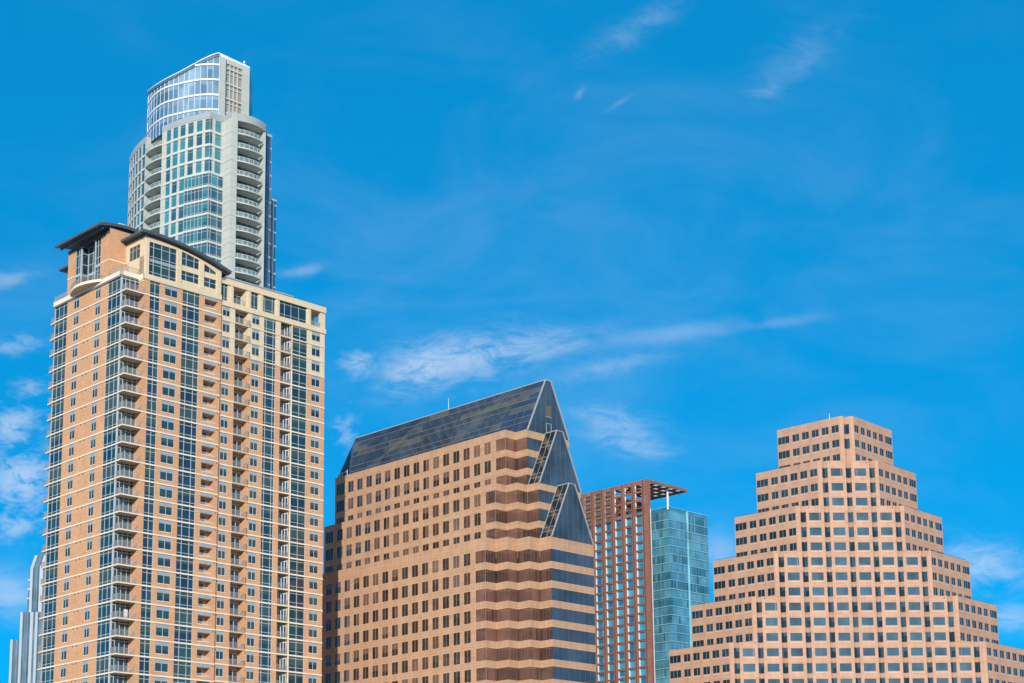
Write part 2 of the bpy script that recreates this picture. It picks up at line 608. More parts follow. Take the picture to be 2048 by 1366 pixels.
def place(me, name, parent, M):
    o = bpy.data.objects.new(name, me)
    o.matrix_local = M
    o.parent = parent
    COL.objects.link(o)
    return o


def rail_mesh(name, segs, h=1.05, m='railgrey', step=.14, post=None):
    mb = MB()
    for a, b in segs:
        a, b = Vector(a), Vector(b)
        n = max(1, int((b - a).length / step))
        mb.bar(a + Vector((0, 0, h)), b + Vector((0, 0, h)), .06, m)
        mb.bar(a + Vector((0, 0, .08)), b + Vector((0, 0, .08)), .04, m)
        for i in range(n + 1):
            p = a.lerp(b, i / n)
            mb.bar(p, p + Vector((0, 0, h)), .06 if (i in (0, n)) else .028, m)
    return mb.mesh(name)


def T(x, y, z, rz=0.0):
    return Matrix.Translation((x, y, z)) @ Matrix.Rotation(rz, 4, 'Z')


GRID = .789                                                   # bearing of the street grid
RZ = math.pi / 2 - GRID


def grid_pt(O, p, q):
    return (O[0] + p * math.sin(GRID) - q * math.cos(GRID), O[1] + p * math.cos(GRID) + q * math.sin(GRID))


# ------------------------------------------------------------------ ground
g = MB()
g.face([(-6000, -3000, 0), (6000, -3000, 0), (6000, 9000, 0), (-6000, 9000, 0)], 'earth')
go = g.build('ground')
go['kind'] = 'structure'
go['label'] = 'flat ground below the towers'

# ------------------------------------------------------------------ brick apartment tower
def apartment_tower():
    rt = root('apartment_tower', 'orange brick apartment tower with cream bands, stacked balconies and a dark curved roof', 'apartment building', (-69.65 * 1.08, 324, -.136), RZ, 1.08)
    B = Building(rt)
    FZ = [113.6 - 3.2 * k for k in range(25)]
    FZC = [113.0 - 3.161 * k for k in range(25)]
    FH = 3.2
    ZB = 30.0                                                  # plain wall below this, out of sight
    LD, RD = (0, -1), (1, 0)
    QE, PE, SQ = 25.4, 46.3, .5
    wall, stone, band, course = MB(), MB(), MB(), MB()
    bay = Style(fw=.10, glass=('teal0', 'teal1', 'teal2', 'teal3'), blind=.35, h=(.5, 2.45))
    narrow = Style(v=(.86,), fw=.09, glass=('teal0', 'teal2', 'teal4'), panel=.62, blind=.35)
    wide = Style(v=(1.4,), fw=.09, glass=('teal0', 'teal1', 'teal2'), panel=.65, blind=.35)
    pair = Style(v=(1.07,), fw=.09, glass=('teal0', 'teal2', 'teal4'), panel=.62, blind=.4)
    st1 = Style(v=(1.08,), h=(.5, 2.3), fw=.11, glass=bay.glass, blind=.3)
    st3 = Style(v=(1.08, 2.72), h=(.55, 2.3), fw=.11, glass=bay.glass, blind=.3)
    st4 = Style(v=(.55, 2.25), h=(.55, 2.3), fw=.11, glass=bay.glass, blind=.3)
    gl2 = Style(v=(1.82,), h=(.75, 2.5), fw=.10, glass=bay.glass, blind=.4)
    lbay = Style(v=(1.4, 3.1), h=(.55, 2.45), fw=.10, glass=bay.glass, blind=.35)
    cbay = Style(v=(1.3, 2.9, 4.2), h=(.5, 2.5), fw=.10, glass=bay.glass, blind=.35)
    back = Style(v=(.75, 1.65, 2.75), h=(2.5,), fw=.12, glass=bay.glass, blind=.2, frame='doorframe')
    # L face: u = QE - q
    U = lambda q: QE - q
    opsL = []
    for k, z in enumerate(FZ):
        for a, b in ((18.45, 16.6), (10.8, 9.05)):
            opsL.append((U(a), U(b), z + .7, z + 2.95, .12))
            B.win('window', (0, QE), LD, U(a), U(b), z + .7, z + 2.95, .10, narrow)
        opsL.append((U(25.3), U(20.85), z + .02, z + 2.98, .18))
        B.win('window_bay', (0, QE), LD, U(25.3), U(20.85), z + .02, z + 2.98, .14, lbay)
        opsL.append((U(6.45), U(1.85), z + .02, z + 2.98, .18))
        B.win('window_bay', (0, QE), LD, U(6.45), U(1.9), z + .02, z + 2.98, .14, cbay)
    facade(wall, (0, QE), LD, U(1.85), ZB, 116.75, opsL, 'brick')
    # corner recess: back glass and brick side wall
    for k, z in enumerate(FZ):
        B.win('window_bay', (0.1, 1.85), RD, 0, 3.65, z + .02, z + 2.98, 0, back)
    wall.box(.02, 3.74, 1.87, 2.2, ZB, 116.7, 'doorframe')
    wall.box(3.75, 3.9, .02, 1.86, ZB, 116.5, 'brick', '-y')
    wall.box(0, .18, 1.72, 1.86, ZB, 116.7, 'framegrey')
    # R face, main part
    opsR = []
    for k, z in enumerate(FZ):
        if k == 0:
            h = 2.0
        A = (3.75, 0)
        top = z + (2.82 if k == 0 else 2.98)
        tp = z + (2.82 if k == 0 else 2.95)
        opsR += [(1.18, 3.35, z + .02, top, .18), (4.4, 7.2, z + .72, tp, .14), (8.31, 12.16, z + .02, top, .18), (13.28, 16.15, z + .68, tp, 0)]
        B.win('window_bay', A, RD, 1.18, 3.35, z + .02, top, .14, st1)
        B.win('window', A, RD, 4.4, 7.2, z + .72, tp, .10, wide)
        B.win('window_bay', A, RD, 8.31, 12.16, z + .02, top, .14, st3)
    facade(wall, (3.75, 0), RD, 20.8 - 3.75, ZB, 116.45, opsR, 'brick', uoff=30)
    wall.face([(20.8, 0, ZB), (20.8, SQ, ZB), (20.8, SQ, 117), (20.8, 0, 117)], 'brick')
    # R face, set-back part; cream above z 106.4
    opsC = []
    for k, z in enumerate(FZC):
        A = (20.8, SQ)
        tp = z + (2.6 if k == 0 else 2.92)
        opsC += [(.72, 2.4, z + .78, tp, .14), (3.6, 6.7, z + .02, tp, 0), (7.65, 9.4, z + .78, tp, .14), (10.5, 13.37, z + .02, tp, .18),
                 (14.55, 17.15, z + .02, tp, 0), (17.45, 21.1, z + .02, tp, .18), (22.25, 24.37, z + .78, tp, .14)]
        B.win('window', A, RD, .72, 2.4, z + .78, tp, .10, narrow)
        B.win('window', A, RD, 7.65, 9.4, z + .78, tp, .10, narrow)
        B.win('window_bay', A, RD, 10.5, 13.37, z + .02, tp, .14, st4)
        B.win('window_bay', A, RD, 17.45, 21.1, z + .02, tp, .14, gl2)
        B.win('window', A, RD, 22.25, 24.37, z + .78, tp, .10, pair)
        # balcony recess back and side walls
        y0, y1 = SQ, SQ + 1.45
        m = 'cream' if z > 106.5 else 'brick'
        wall.face([(24.4, y1, z), (27.5, y1, z), (27.5, y1, z + 2.96), (24.4, y1, z + 2.96)], m)
        wall.face([(27.5, y1, z), (27.5, y0, z), (27.5, y0, z + 2.96), (27.5, y1, z + 2.96)], m, [(0, z), (1.4, z), (1.4, z + 3), (0, z + 3)])
        wall.face([(24.4, y0, z), (24.4, y1, z), (24.4, y1, z + 2.96), (24.4, y0, z + 2.96)], m, [(0, z), (1.4, z), (1.4, z + 3), (0, z + 3)])
        wall.face([(35.35, y0, z), (35.35, y0 + 1.6, z), (35.35, y0 + 1.6, z + 3), (35.35, y0, z + 3)], m)
        wall.box(37.95, 38.22, SQ - .05, SQ + .25, z - .2, z + 3.0, 'cream' if z > 106.5 else 'bandwhite')
        # nook glazing: back and canted side
        wall.face([(20.8 + 17.15, y0, z), (20.8 + 17.15, y0 + 1.6, z), (20.8 + 17.15, y0 + 1.6, z + 3), (20.8 + 17.15, y0, z + 3)], m)
    facade(wall, (20.8, SQ), RD, PE - 20.8, ZB, 106.4, opsC, 'brick', uoff=60)
    facade(stone, (20.8, SQ), RD, PE - 20.8, 106.4, 115.7, opsC, 'cream', uoff=60)
    dr = Style(v=(.9, 1.8), h=(2.35,), fw=.12, glass=bay.glass, blind=.25, frame='doorframe')
    for k, z in enumerate(FZC):
        B.win('balcony_door', (24.5, SQ + 1.40), RD, 0, 2.9, z + .05, z + 2.6, 0, dr, parts=False)
        B.win('balcony_door', (35.4, SQ + 1.55), RD, 0, 1.35, z + .05, z + 2.8, 0, Style(v=(.45, .9), h=(2.35,), fw=.14, glass=bay.glass, blind=.1, frame='doorframe'), parts=False)
        a = math.atan2(-1.1, 1.1)
        B.win('balcony_door', (36.8, SQ + 1.55), (math.cos(a), math.sin(a)), 0, 1.6, z + .05, z + 2.8, 0, Style(v=(.5, 1.05), h=(2.35,), fw=.14, glass=bay.glass, blind=.1, frame='doorframe'), parts=False)
    # side and rear walls
    wall.face([(PE, SQ, ZB), (PE, 24, ZB), (PE, 24, 115.7), (PE, SQ, 115.7)], 'brick')
    wall.face([(0, QE, ZB), (0, QE, 116.7), (30, QE, 116.7), (30, QE, ZB)], 'brick')
    wall.prism([(.4, 2.4), (4.2, 2.4), (4.2, .6), (PE - .3, 2.6), (PE - .3, QE - 1), (.4, QE - 1)], 0, ZB + 1, 'brick')
    wall.build('wall', rt)
    stone.build('stone_wall', rt)
    # slab bands and thin courses
    for k, (z, zr) in enumerate(zip(FZ, FZC)):
        band.box(-.10, .06, 1.9, QE + .02, z - .24, z, 'bandwhite')
        band.box(3.75, 20.82, -.10, .06, z - .24, z, 'bandwhite')
        band.box(20.86, PE + .04, SQ - .10, SQ + .06, zr - .24, zr, 'bandwhite' if zr < 106 else 'cream')
        zc = z - .88
        for a, c in ((6.47, 9.0), (10.85, 16.55), (18.5, 20.83)):
            course.box(-.03, .04, a, c, zc - .03, zc + .03, 'coursestone', '+x')
        for a, c in ((3.77, 4.9), (7.12, 8.12), (10.97, 12.03), (15.93, 16.98), (19.95, 20.8)):
            course.box(a, c, -.03, .04, zc - .03, zc + .03, 'coursestone', '+y')
        for a, c in ((20.9, 21.5), (23.22, 24.38), (27.52, 28.42), (30.22, 31.28), (34.2, 35.3), (41.93, 43.02), (45.2, PE)):
            course.box(a, c, SQ - .03, SQ + .04, zr - .91, zr - .85, 'coursestone' if zr < 107 else 'cream', '+y')
        for a, b_ in ((16.55, 18.5), (9.0, 10.85)):
            course.box(-.06, .04, a, b_, z + .60, z + .69, 'bandwhite', '+x')
        course.box(8.1, 11.0, -.06, .04, z + .62, z + .71, 'bandwhite', '+y')
        course.box(16.98, 19.95, -.05, .04, z + .56, z + .67, 'bandwhite', '+y')
        for a, b_ in ((21.47, 23.25), (28.42, 30.25), (43.0, 45.2)):
            course.box(a, b_, SQ - .06, SQ + .04, zr + .68, zr + .77, 'bandwhite' if zr < 106.5 else 'cream', '+y')
    band.build('floor_band', rt)
    course.build('stone_course', rt)
    # corner balconies (over the corner recess) and the other balcony stacks
    sl = MB()
    sl.box(-.12, 3.78, -.10, 1.9, -.24, 0, 'soffit')
    sl.box(-.125, -.11, -.11, 1.9, -.23, -.02, 'bandwhite')
    sl.box(-.12, 3.78, -.115, -.105, -.23, -.02, 'bandwhite')
    corner_slab = sl.mesh('balcony')
    corner_rail = rail_mesh('railing', [((-.02, 1.7, 0), (-.02, 0, 0)), ((0, -.02, 0), (3.7, -.02, 0))])
    sl = MB()
    sl.box(0, 2.86, .02, 1.45, -.02, .02, 'soffit')
    sl.box(0, 2.86, .02, 1.45, 1.60, 1.64, 'soffit')
    sl.box(-.04, 0, .03, 1.45, 0, 1.62, 'brick')
    sl.box(2.86, 2.9, .03, 1.45, 0, 1.62, 'brick')
    sl.box(0, 2.86, 1.45, 1.5, 0, 1.62, 'brick')
    sl.box(.35, 2.05, 1.39, 1.45, .02, 1.45, 'doorframe')
    sl.box(.46, 1.16, 1.375, 1.388, .08, 1.36, 'teal2')
    sl.box(1.24, 1.94, 1.375, 1.388, .08, 1.36, 'teal0')
    punch_body = sl.mesh('balcony')
    sl = MB()
    for a, b in ((0, 1.4), (1.46, 2.86)):
        sl.box(a, b, -.02, .05, 1.66, 2.27, 'panelgrey')
    punch_panel = sl.mesh('spandrel_panel')
    punch_rail = rail_mesh('railing', [((.02, .08, 0), (2.84, .08, 0))], h=.42, m='doorframe')
    sl = MB()
    sl.box(24.38, 28.0, SQ - .14, SQ + 1.45, -.24, 0, 'soffit')
    rec_slab = sl.mesh('balcony')
    rec_rail = rail_mesh('railing', [((24.42, SQ - .06, 0), (27.9, SQ - .06, 0)), ((27.9, SQ - .06, 0), (27.9, SQ + .05, 0))])
    sl = MB()
    sl.box(35.36, 37.95, SQ + .05, SQ + 1.6, -.22, 0, 'soffit')
    nook_slab = sl.mesh('balcony')
    nook_rail = rail_mesh('railing', [((35.4, SQ + .08, 0), (37.9, SQ + .08, 0))])
    sl = MB()
    sl.box(.05, 3.2, QE + .02, 26.95, -.24, 0, 'soffit')
    sl.box(.03, .05, QE + .02, 26.95, -.23, -.02, 'bandwhite')
    left_slab = sl.mesh('balcony')
    left_rail = rail_mesh('railing', [((.1, QE, 0), (.1, 26.9, 0)), ((.1, 26.9, 0), (3.1, 26.9, 0))])
    for k, (z, zr) in enumerate(zip(FZ, FZC)):
        if z < 40:
            continue
        for slab, rail, zz in ((corner_slab, corner_rail, z), (rec_slab, rec_rail, zr), (nook_slab, nook_rail, zr), (left_slab, left_rail, z)):
            b = place(slab, 'balcony', rt, T(0, 0, zz))
            place(rail, 'railing', b, T(0, 0, .02))
        b = place(punch_body, 'recessed_balcony', rt, T(17.03, 0, z + .68))
        place(punch_rail, 'railing', b, T(0, 0, .02))
        place(punch_panel, 'spandrel_panel', b, T(0, 0, 0 if k else -.12))
    # exhaust vents
    vm = MB()
    vm.box(-.06, .02, -.11, .11, -.11, .11, 'ventdark', '+x')
    vmesh = vm.mesh('vent')
    vm = MB()
    vm.box(-.1, .1, -.05, .02, -.1, .1, 'ventdark', '+y')
    vmesh2 = vm.mesh('vent')
    for z in FZ[:-2]:
        place(vmesh, 'vent', rt, T(0, 14.35, z - .45))
        place(vmesh, 'vent', rt, T(0, 13.05, z - .45))
        place(vmesh2, 'vent', rt, T(20.4, 0, z - .5))
        place(vmesh2, 'vent', rt, T(28.1, SQ, z - .5))
    # cornice
    c = MB()
    c.box(-.25, .3, 1.62, QE + .22, 116.7, 117.55, 'bandwhite')
    c.box(-.25, 3.6, 1.62, 2.2, 116.7, 117.55, 'bandwhite')
    c.box(3.55, 3.9, -.12, 2.0, 116.4, 117.46, 'bandwhite')
    c.box(3.55, 20.78, -.15, .3, 116.4, 117.45, 'cream')
    c.box(-.2, 4, 1.7, QE, 116.4, 116.68, 'roofflat')
    c.build('cornice', rt)
    # top storey over the set-back part: piers, beams, openings
    t = MB()
    top_ops = [(.3, 1.8, 116.75, 120.1, .3), (3.15, 6.1, 116.75, 120.1, 0), (7.3, 9.0, 116.75, 120.1, .3), (10.2, 13.1, 116.75, 120.1, .3), (14.2, 20.9, 116.75, 120.1, .3), (22.0, 24.3, 116.75, 120.1, 0)]
    facade(t, (20.8, SQ), RD, PE - 20.8, 116.7, 120.1, top_ops, 'cream')
    t.box(20.82, PE + .15, SQ - .22, SQ + .5, 115.72, 116.75, 'cream')
    t.box(22.3, PE + .15, SQ - .22, SQ + .6, 120.1, 121.3, 'cream')
    t.box(20.8, 22.3, SQ - .2, SQ + .6, 120.1, 120.75, 'cream')
    for a, b in ((23.0, 23.9), (26.95, 28.0), (29.9, 30.9), (33.95, 34.9), (41.8, 42.7)):
        t.box(a + .2, b - .2, SQ - .12, SQ + .02, 116.76, 120.09, 'cream')
    # end loggia: side walls, back rail, open to the sky
    t.box(45.15, PE + .1, SQ + .02, SQ + .6, 116.76, 120.09, 'cream')
    t.box(45.1, PE + .1, SQ + 3.6, SQ + 4.4, 116.76, 120.09, 'cream')
    t.box(42.6, PE + .1, SQ + .62, SQ + 4.4, 120.12, 120.9, 'cream')
    t.box(42.6, PE + .1, SQ + .5, SQ + 4.4, 116.2, 116.72, 'cream')
    t.box(42.0, 42.78, SQ + .4, SQ + 2.6, 116.76, 120.09, 'cream')
    t.box(22, 42, SQ + 1.7, 14, 116, 121.0, 'roofflat')
    # balcony in the top storey
    t.box(23.9, 24.0, SQ + .02, SQ + 1.7, 116.76, 120.1, 'cream')
    t.box(26.85, 26.95, SQ + .02, SQ + 1.7, 116.76, 120.1, 'cream')
    t.box(23.9, 27, SQ + .02, SQ + 1.7, 120.05, 120.09, 'soffit')
    t.build('top_storey', rt)
    A = (20.8, SQ)
    B.win('window_bay', A, RD, .3, 1.8, 116.75, 120.1, .24, Style(v=(.75,), h=(.6, 2.8), glass=bay.glass, blind=.3))
    B.win('window_bay', A, RD, 7.3, 9.0, 116.75, 120.1, .24, Style(v=(.85,), h=(.6, 2.8), glass=bay.glass, blind=.3))
    B.win('window_bay', A, RD, 10.2, 13.1, 116.75, 120.1, .24, Style(v=(.5, 2.3), h=(.6, 2.8), glass=bay.glass, blind=.3))
    B.win('window_bay', A, RD, 14.2, 20.9, 116.75, 120.1, .24, Style(v=(1.3, 2.9, 4.8), h=(.7, 2.9), glass=bay.glass, blind=.2))
    B.win('balcony_door', (24.0, SQ + 1.66), RD, 0, 2.85, 116.8, 119.6, 0, dr, parts=False)
    place(rail_mesh('railing', [((24.0, SQ + .1, 0), (26.9, SQ + .1, 0))]), 'railing', rt, T(0, 0, 116.76))
    place(rail_mesh('railing', [((42.8, SQ + .1, 0), (45.1, SQ + .1, 0)), ((45.05, SQ + .6, 0), (45.05, SQ + 3.6, 0))]), 'railing', rt, T(0, 0, 116.76))
    rp = MB()
    rp.box(22.9, 41.3, 4.5, 4.8, 120.5, 123.3, 'roofflat')
    rp.box(22.9, 41.3, 4.4, 4.9, 123.3, 123.6, 'panelgrey')
    rp.build('roof_screen', rt)
    # cream gable with the curved roof
    arc = lambda p: 124.75 - .0094 * (p - 4) ** 2
    gb = MB()
    cols = [(3.65, 4.58, None), (4.58, 10.5, 'a'), (10.5, 11.68, None), (11.68, 15.55, 'b'), (15.55, 16.75, None), (16.75, 19.5, 'c'), (19.5, 20.7, None)]

    def strip(pa, pb, zlo, zhi, y, m, n=10):
        for i in range(n):
            a, b = pa + (pb - pa) * i / n, pa + (pb - pa) * (i + 1) / n
            gb.face([(a, y, zlo(a)), (b, y, zlo(b)), (b, y, zhi(b)), (a, y, zhi(a))], m, [(a, zlo(a)), (b, zlo(b)), (b, zhi(b)), (a, zhi(a))])
    k_ = lambda z: (lambda p: z)
    headA = lambda p: 123.85
    headB = lambda p: 123.85 - .19 * (p - 11.68)
    headC = lambda p: 122.75 - .42 * (p - 16.75)
    for a, b, t_ in cols:
        if t_ is None:
            strip(a, b, k_(117.3), arc, 0, 'cream')
            gb.box(a + .12, b - .12, -.16, .0, 117.46, arc(b) - .5, 'cream', '+y')
        else:
            lo = 117.5 if t_ == 'a' else 118.3
            strip(a, b, k_(117.3), k_(lo), 0, 'cream')
            hd = {'a': headA, 'b': headB, 'c': headC}[t_]
            strip(a, b, hd, arc, 0, 'cream')
            gb.face([(a, 0, lo), (a, .25, lo), (a, .25, hd(a)), (a, 0, hd(a))], 'cream')
            gb.face([(b, .25, lo), (b, 0, lo), (b, 0, hd(b)), (b, .25, hd(b))], 'cream')
            gb.face([(a, .25, hd(a)), (b, .25, hd(b)), (b, 0, hd(b)), (a, 0, hd(a))], 'cream')
            if t_ != 'a':
                gb.box(a, b, -.02, .3, 120.1, 121.2, 'cream')
    gb.box(3.65, 20.7, .3, 12, 116, 121, 'cream')
    # side wall of the gable, facing the terrace
    facade(gb, (3.65, 6.45), LD, 6.45, 116.6, arc(3.65), [(1.05, 4.65, 116.7, 123.7, .2)], 'cream')
    gb.build('gable_wall', rt)

    def slant(nm, a, b, lo, hd, vs, hs):
        mbg, fr = MB(), MB()
        xs = [a] + vs + [b]
        for xa, xb in zip(xs, xs[1:]):
            gm = random.choice(['teal0', 'teal1', 'teal2', 'teal3'])
            mbg.face([(xa, .2, lo), (xb, .2, lo), (xb, .2, hd(xb)), (xa, .2, hd(xa))], gm)
        for x in vs:
            fr.box(x - .055, x + .055, .12, .198, lo, hd(x) - .05, 'framegrey', '+y')
        for z in hs:
            fr.box(a, b, .13, .198, z - .05, z + .05, 'framegrey', '+y')
        w = mbg.build('gable_window', rt)
        fr.build('frame', w)
    slant('gable_window', 4.58, 10.5, 117.5, headA, [5.55, 7.3, 9.05], [118.1, 119.6, 120.15, 120.3, 120.45, 120.6, 121.1, 122.95])
    slant('gable_window', 11.68, 15.55, 121.2, headB, [12.75, 14.5], [122.6])
    slant('gable_window', 11.68, 15.55, 118.3, lambda p: 120.1, [12.75, 14.5], [119.4])
    slant('gable_window', 16.75, 19.5, 121.2, headC, [18.1], [])
    slant('gable_window', 16.75, 19.5, 118.3, lambda p: 120.1, [18.1], [119.3])
    B.win('window_bay', (3.65, 6.45), LD, 1.05, 4.65, 116.7, 123.7, .16, Style(v=(1.1, 2.35), h=(.6, 2.6, 3.6, 4.4, 6.2), glass=('teal4', 'teal1', 'curtain'), blind=.5))

    def vault(name, p0, p1, q0, q1, fz, th, m):
        mb = MB()
        n = 20
        P = [p0 + (p1 - p0) * i / n for i in range(n + 1)]
        for a, b in zip(P, P[1:]):
            mb.face([(a, q0, fz(a)), (b, q0, fz(b)), (b, q1, fz(b)), (a, q1, fz(a))], m)
            mb.face([(b, q0, fz(b) - th), (a, q0, fz(a) - th), (a, q1, fz(a) - th), (b, q1, fz(b) - th)], m)
            mb.face([(a, q0, fz(a) - th), (b, q0, fz(b) - th), (b, q0, fz(b)), (a, q0, fz(a))], m)
        for p in (p0, p1):
            mb.face([(p, q0, fz(p) - th), (p, q1, fz(p) - th), (p, q1, fz(p)), (p, q0, fz(p))], m)
        # drip edge and ribs under the eave
        for a, b in zip(P, P[1:]):
            mb.face([(a, q0 - .06, fz(a) - .22), (b, q0 - .06, fz(b) - .22), (b, q0 - .06, fz(b) + .05), (a, q0 - .06, fz(a) + .05)], m)
            mb.face([(a, q0 + .9, fz(a) - th - .25), (b, q0 + .9, fz(b) - th - .25), (b, q0 + .9, fz(b) - th), (a, q0 + .9, fz(a) - th)], m)
        mb.box(p0 + 1.0, p0 + 1.2, q0 + .5, q1 - .6, fz(p0) - th - .35, fz(p0) - th + .1, m)
        return mb.build(name, rt)
    vault('curved_roof', 2.35, 22.3, -1.0, 13, lambda p: 125.5 - .0094 * (p - 4) ** 2, .45, 'roofmetal')
    # brick penthouse
    ph = MB()
    phz = lambda p: 127.4 - .022 * (p - 3.5) ** 2
    ZT = 127.0
    PQ = 21.1
    ops = [(PQ - 18.25, PQ - 9.45, 117.6, 126.35, 0)]
    facade(ph, (0, PQ), LD, PQ - 6.45, 117.55, 126.7, ops, 'brick')
    facade(ph, (0, 6.45), RD, 12, 117.55, 127.2, [], 'brick')
    ph.box(.1, 12, 6.6, PQ - .1, 117.5, 117.6, 'roofflat')
    ph.face([(0, PQ, 117.5), (0, PQ, 126.7), (12, PQ, 126.7), (12, PQ, 117.5)], 'brick')
    ph.box(-.06, .05, 18.3, PQ + .02, 120.93, 121.15, 'bandwhite')
    ph.box(-.06, .05, 6.4, 9.4, 120.93, 121.15, 'bandwhite')
    ph.box(-.06, 3.6, 6.39, 6.5, 120.93, 121.15, 'bandwhite')
    ph.box(-.06, .0, 6.39, PQ, 126.2, 126.7, 'roofmetal')
    ph.build('penthouse_wall', rt)
    hs = (.55, 2.2, 3.0, 3.25, 3.5, 4.9, 7.2)
    hs2 = (.55, 3.0, 3.25, 5.2, 7.4)
    B.win('curtain_wall', (.1, PQ), LD, PQ - 18.25, PQ - 16.3, 117.6, 126.35, 0, Style(v=(1.0,), h=hs, fw=.12, glass=('teal0', 'teal2'), blind=0))
    B.win('curtain_wall', (.1, PQ), LD, PQ - 11.35, PQ - 9.45, 117.6, 126.35, 0, Style(v=(1.0,), h=hs, fw=.12, glass=('teal0', 'teal2'), blind=0))
    B.win('curtain_wall', (1.5, PQ), LD, PQ - 16.2, PQ - 11.4, 117.6, 126.35, 0, Style(v=(1.7, 3.3), h=hs2, fw=.14, glass=('teal4', 'teal3', 'teal1'), blind=0))
    B.win('curtain_wall', (.1, 16.25), RD, 0, 1.4, 117.6, 126.35, 0, Style(h=hs2, fw=.14, glass=('teal4', 'teal2'), blind=0))
    pm = MB()
    pm.box(-.05, .25, 16.2, 16.55, 117.6, 126.4, 'framegrey')
    pm.box(-.05, .25, 11.15, 11.45, 117.6, 126.4, 'framegrey')
    pm.box(1.42, 1.6, 16.0, 16.25, 117.6, 126.4, 'framegrey')
    pm.box(-.05, .1, 16.55, 18.25, 120.55, 121.05, 'framegrey')
    pm.box(-.05, .1, 9.45, 11.15, 120.55, 121.05, 'framegrey')
    pm.box(1.36, 1.5, 11.45, 16.2, 120.55, 121.05, 'framegrey')
    pm.build('curtain_wall_post', rt)
    vault('curved_roof', -2.55, 13, 6.0, 22.1, lambda p: 128.3 - .022 * (p - 3.5) ** 2, .5, 'roofmetal')
    sr = MB()
    sr.box(.1, 9, PQ, 24.85, 123.85, 124.25, 'roofmetal')
    sr.box(1.0, 9, PQ, 23.6, 123.35, 123.85, 'roofmetal')
    sr.build('rear_canopy', rt)
    # curved balcony under the curtain wall
    cb = MB()
    n = 18
    q0, q1 = 19.4, 8.4
    E = []
    for i in range(n + 1):
        s = i / n
        E.append((-.25 - 1.75 * math.sin(math.pi * s) ** .85, q0 + (q1 - q0) * s))
    cb.prism(E + [(0.05, q1), (.05, q0)], 117.2, 117.62, 'soffit')
    for a, b in zip(E, E[1:]):
        cb.face([(a[0] - .03, a[1], 117.15), (b[0] - .03, b[1], 117.15), (b[0] - .03, b[1], 117.66), (a[0] - .03, a[1], 117.66)], 'bandwhite')
    b = cb.build('curved_balcony', rt)
    place(rail_mesh('railing', [((a[0] + .08, a[1], 0), (c[0] + .08, c[1], 0)) for a, c in zip(E, E[1:])]), 'railing', b, T(0, 0, 117.64))
    place(rail_mesh('railing', [((-.1, 6.3, 0), (-.1, 1.75, 0)), ((-.1, 1.75, 0), (3.6, 1.75, 0))]), 'railing', rt, T(0, 0, 117.55))
    place(rail_mesh('railing', [((-.1, QE + .1, 0), (-.1, PQ + .1, 0))]), 'railing', rt, T(0, 0, 117.55))
    B.finish()


apartment_tower()


def balcony_things():
    """the few things that show on the corner balconies"""
    def put(mb, name, p, q, z, rz, label, cat):
        o = mb.build(name)
        X = grid_pt((-69.65, 300), p, q)
        o.location = (X[0] * 1.08, X[1] * 1.08, z * 1.08 - .136)
        o.rotation_euler = (0, 0, RZ + rz)
        o['label'], o['category'] = label, cat
    c = MB()
    n = 10
    for i in range(n):
        a0, a1 = math.pi * i / n, math.pi * (i + 1) / n
        c.face([(.5 * math.cos(a0), .1, .45 + .6 * math.sin(a0)), (.5 * math.cos(a1), .1, .45 + .6 * math.sin(a1)), (.5 * math.cos(a1), .2, .45 + .6 * math.sin(a1)), (.5 * math.cos(a0), .2, .45 + .6 * math.sin(a0))], 'pinkcloth')
    c.face([(.5 * math.cos(math.pi * i / n), .1, .45 + .6 * math.sin(math.pi * i / n)) for i in range(n + 1)], 'pinkcloth')
    c.box(-.5, .5, -.45, .2, .3, .45, 'pinkcloth')
    for x in (-.42, .42):
        for y in (-.4, .12):
            c.bar((x, y, 0), (x, y, .3), .05, 'railgrey')
    put(c, 'round_chair', 3.2, .9, 113.62, 0, 'pink round-backed chair on the topmost corner balcony of the brick tower', 'chair')
    c = MB()
    c.box(-.42, .42, -.03, .03, 0, 1.9, 'white')
    c.box(-.5, .5, -.2, .2, 0, .06, 'white')
    put(c, 'folding_screen', 2.55, 1.2, 113.62 - 3.2 * 19, 0, 'white upright folding screen on a low corner balcony of the brick tower', 'screen')
    c = MB()
    c.box(-.28, .28, -.28, .28, .42, .48, 'white')
    c.box(-.28, .28, .22, .28, .48, .95, 'white')
    for x in (-.25, .25):
        for y in (-.25, .25):
            c.bar((x, y, 0), (x, y, .42), .05, 'white')
        c.bar((x, -.25, .68), (x, .25, .68), .05, 'white')
        c.bar((x, -.25, .42), (x, -.25, .68), .05, 'white')
    put(c, 'patio_chair', 2.2, .9, 113.62 - 3.2 * 2, .5, 'white patio chair on the third corner balcony from the top of the brick tower', 'chair')


mat('pinkcloth', (.62, .30, .24), .8)
balcony_things()


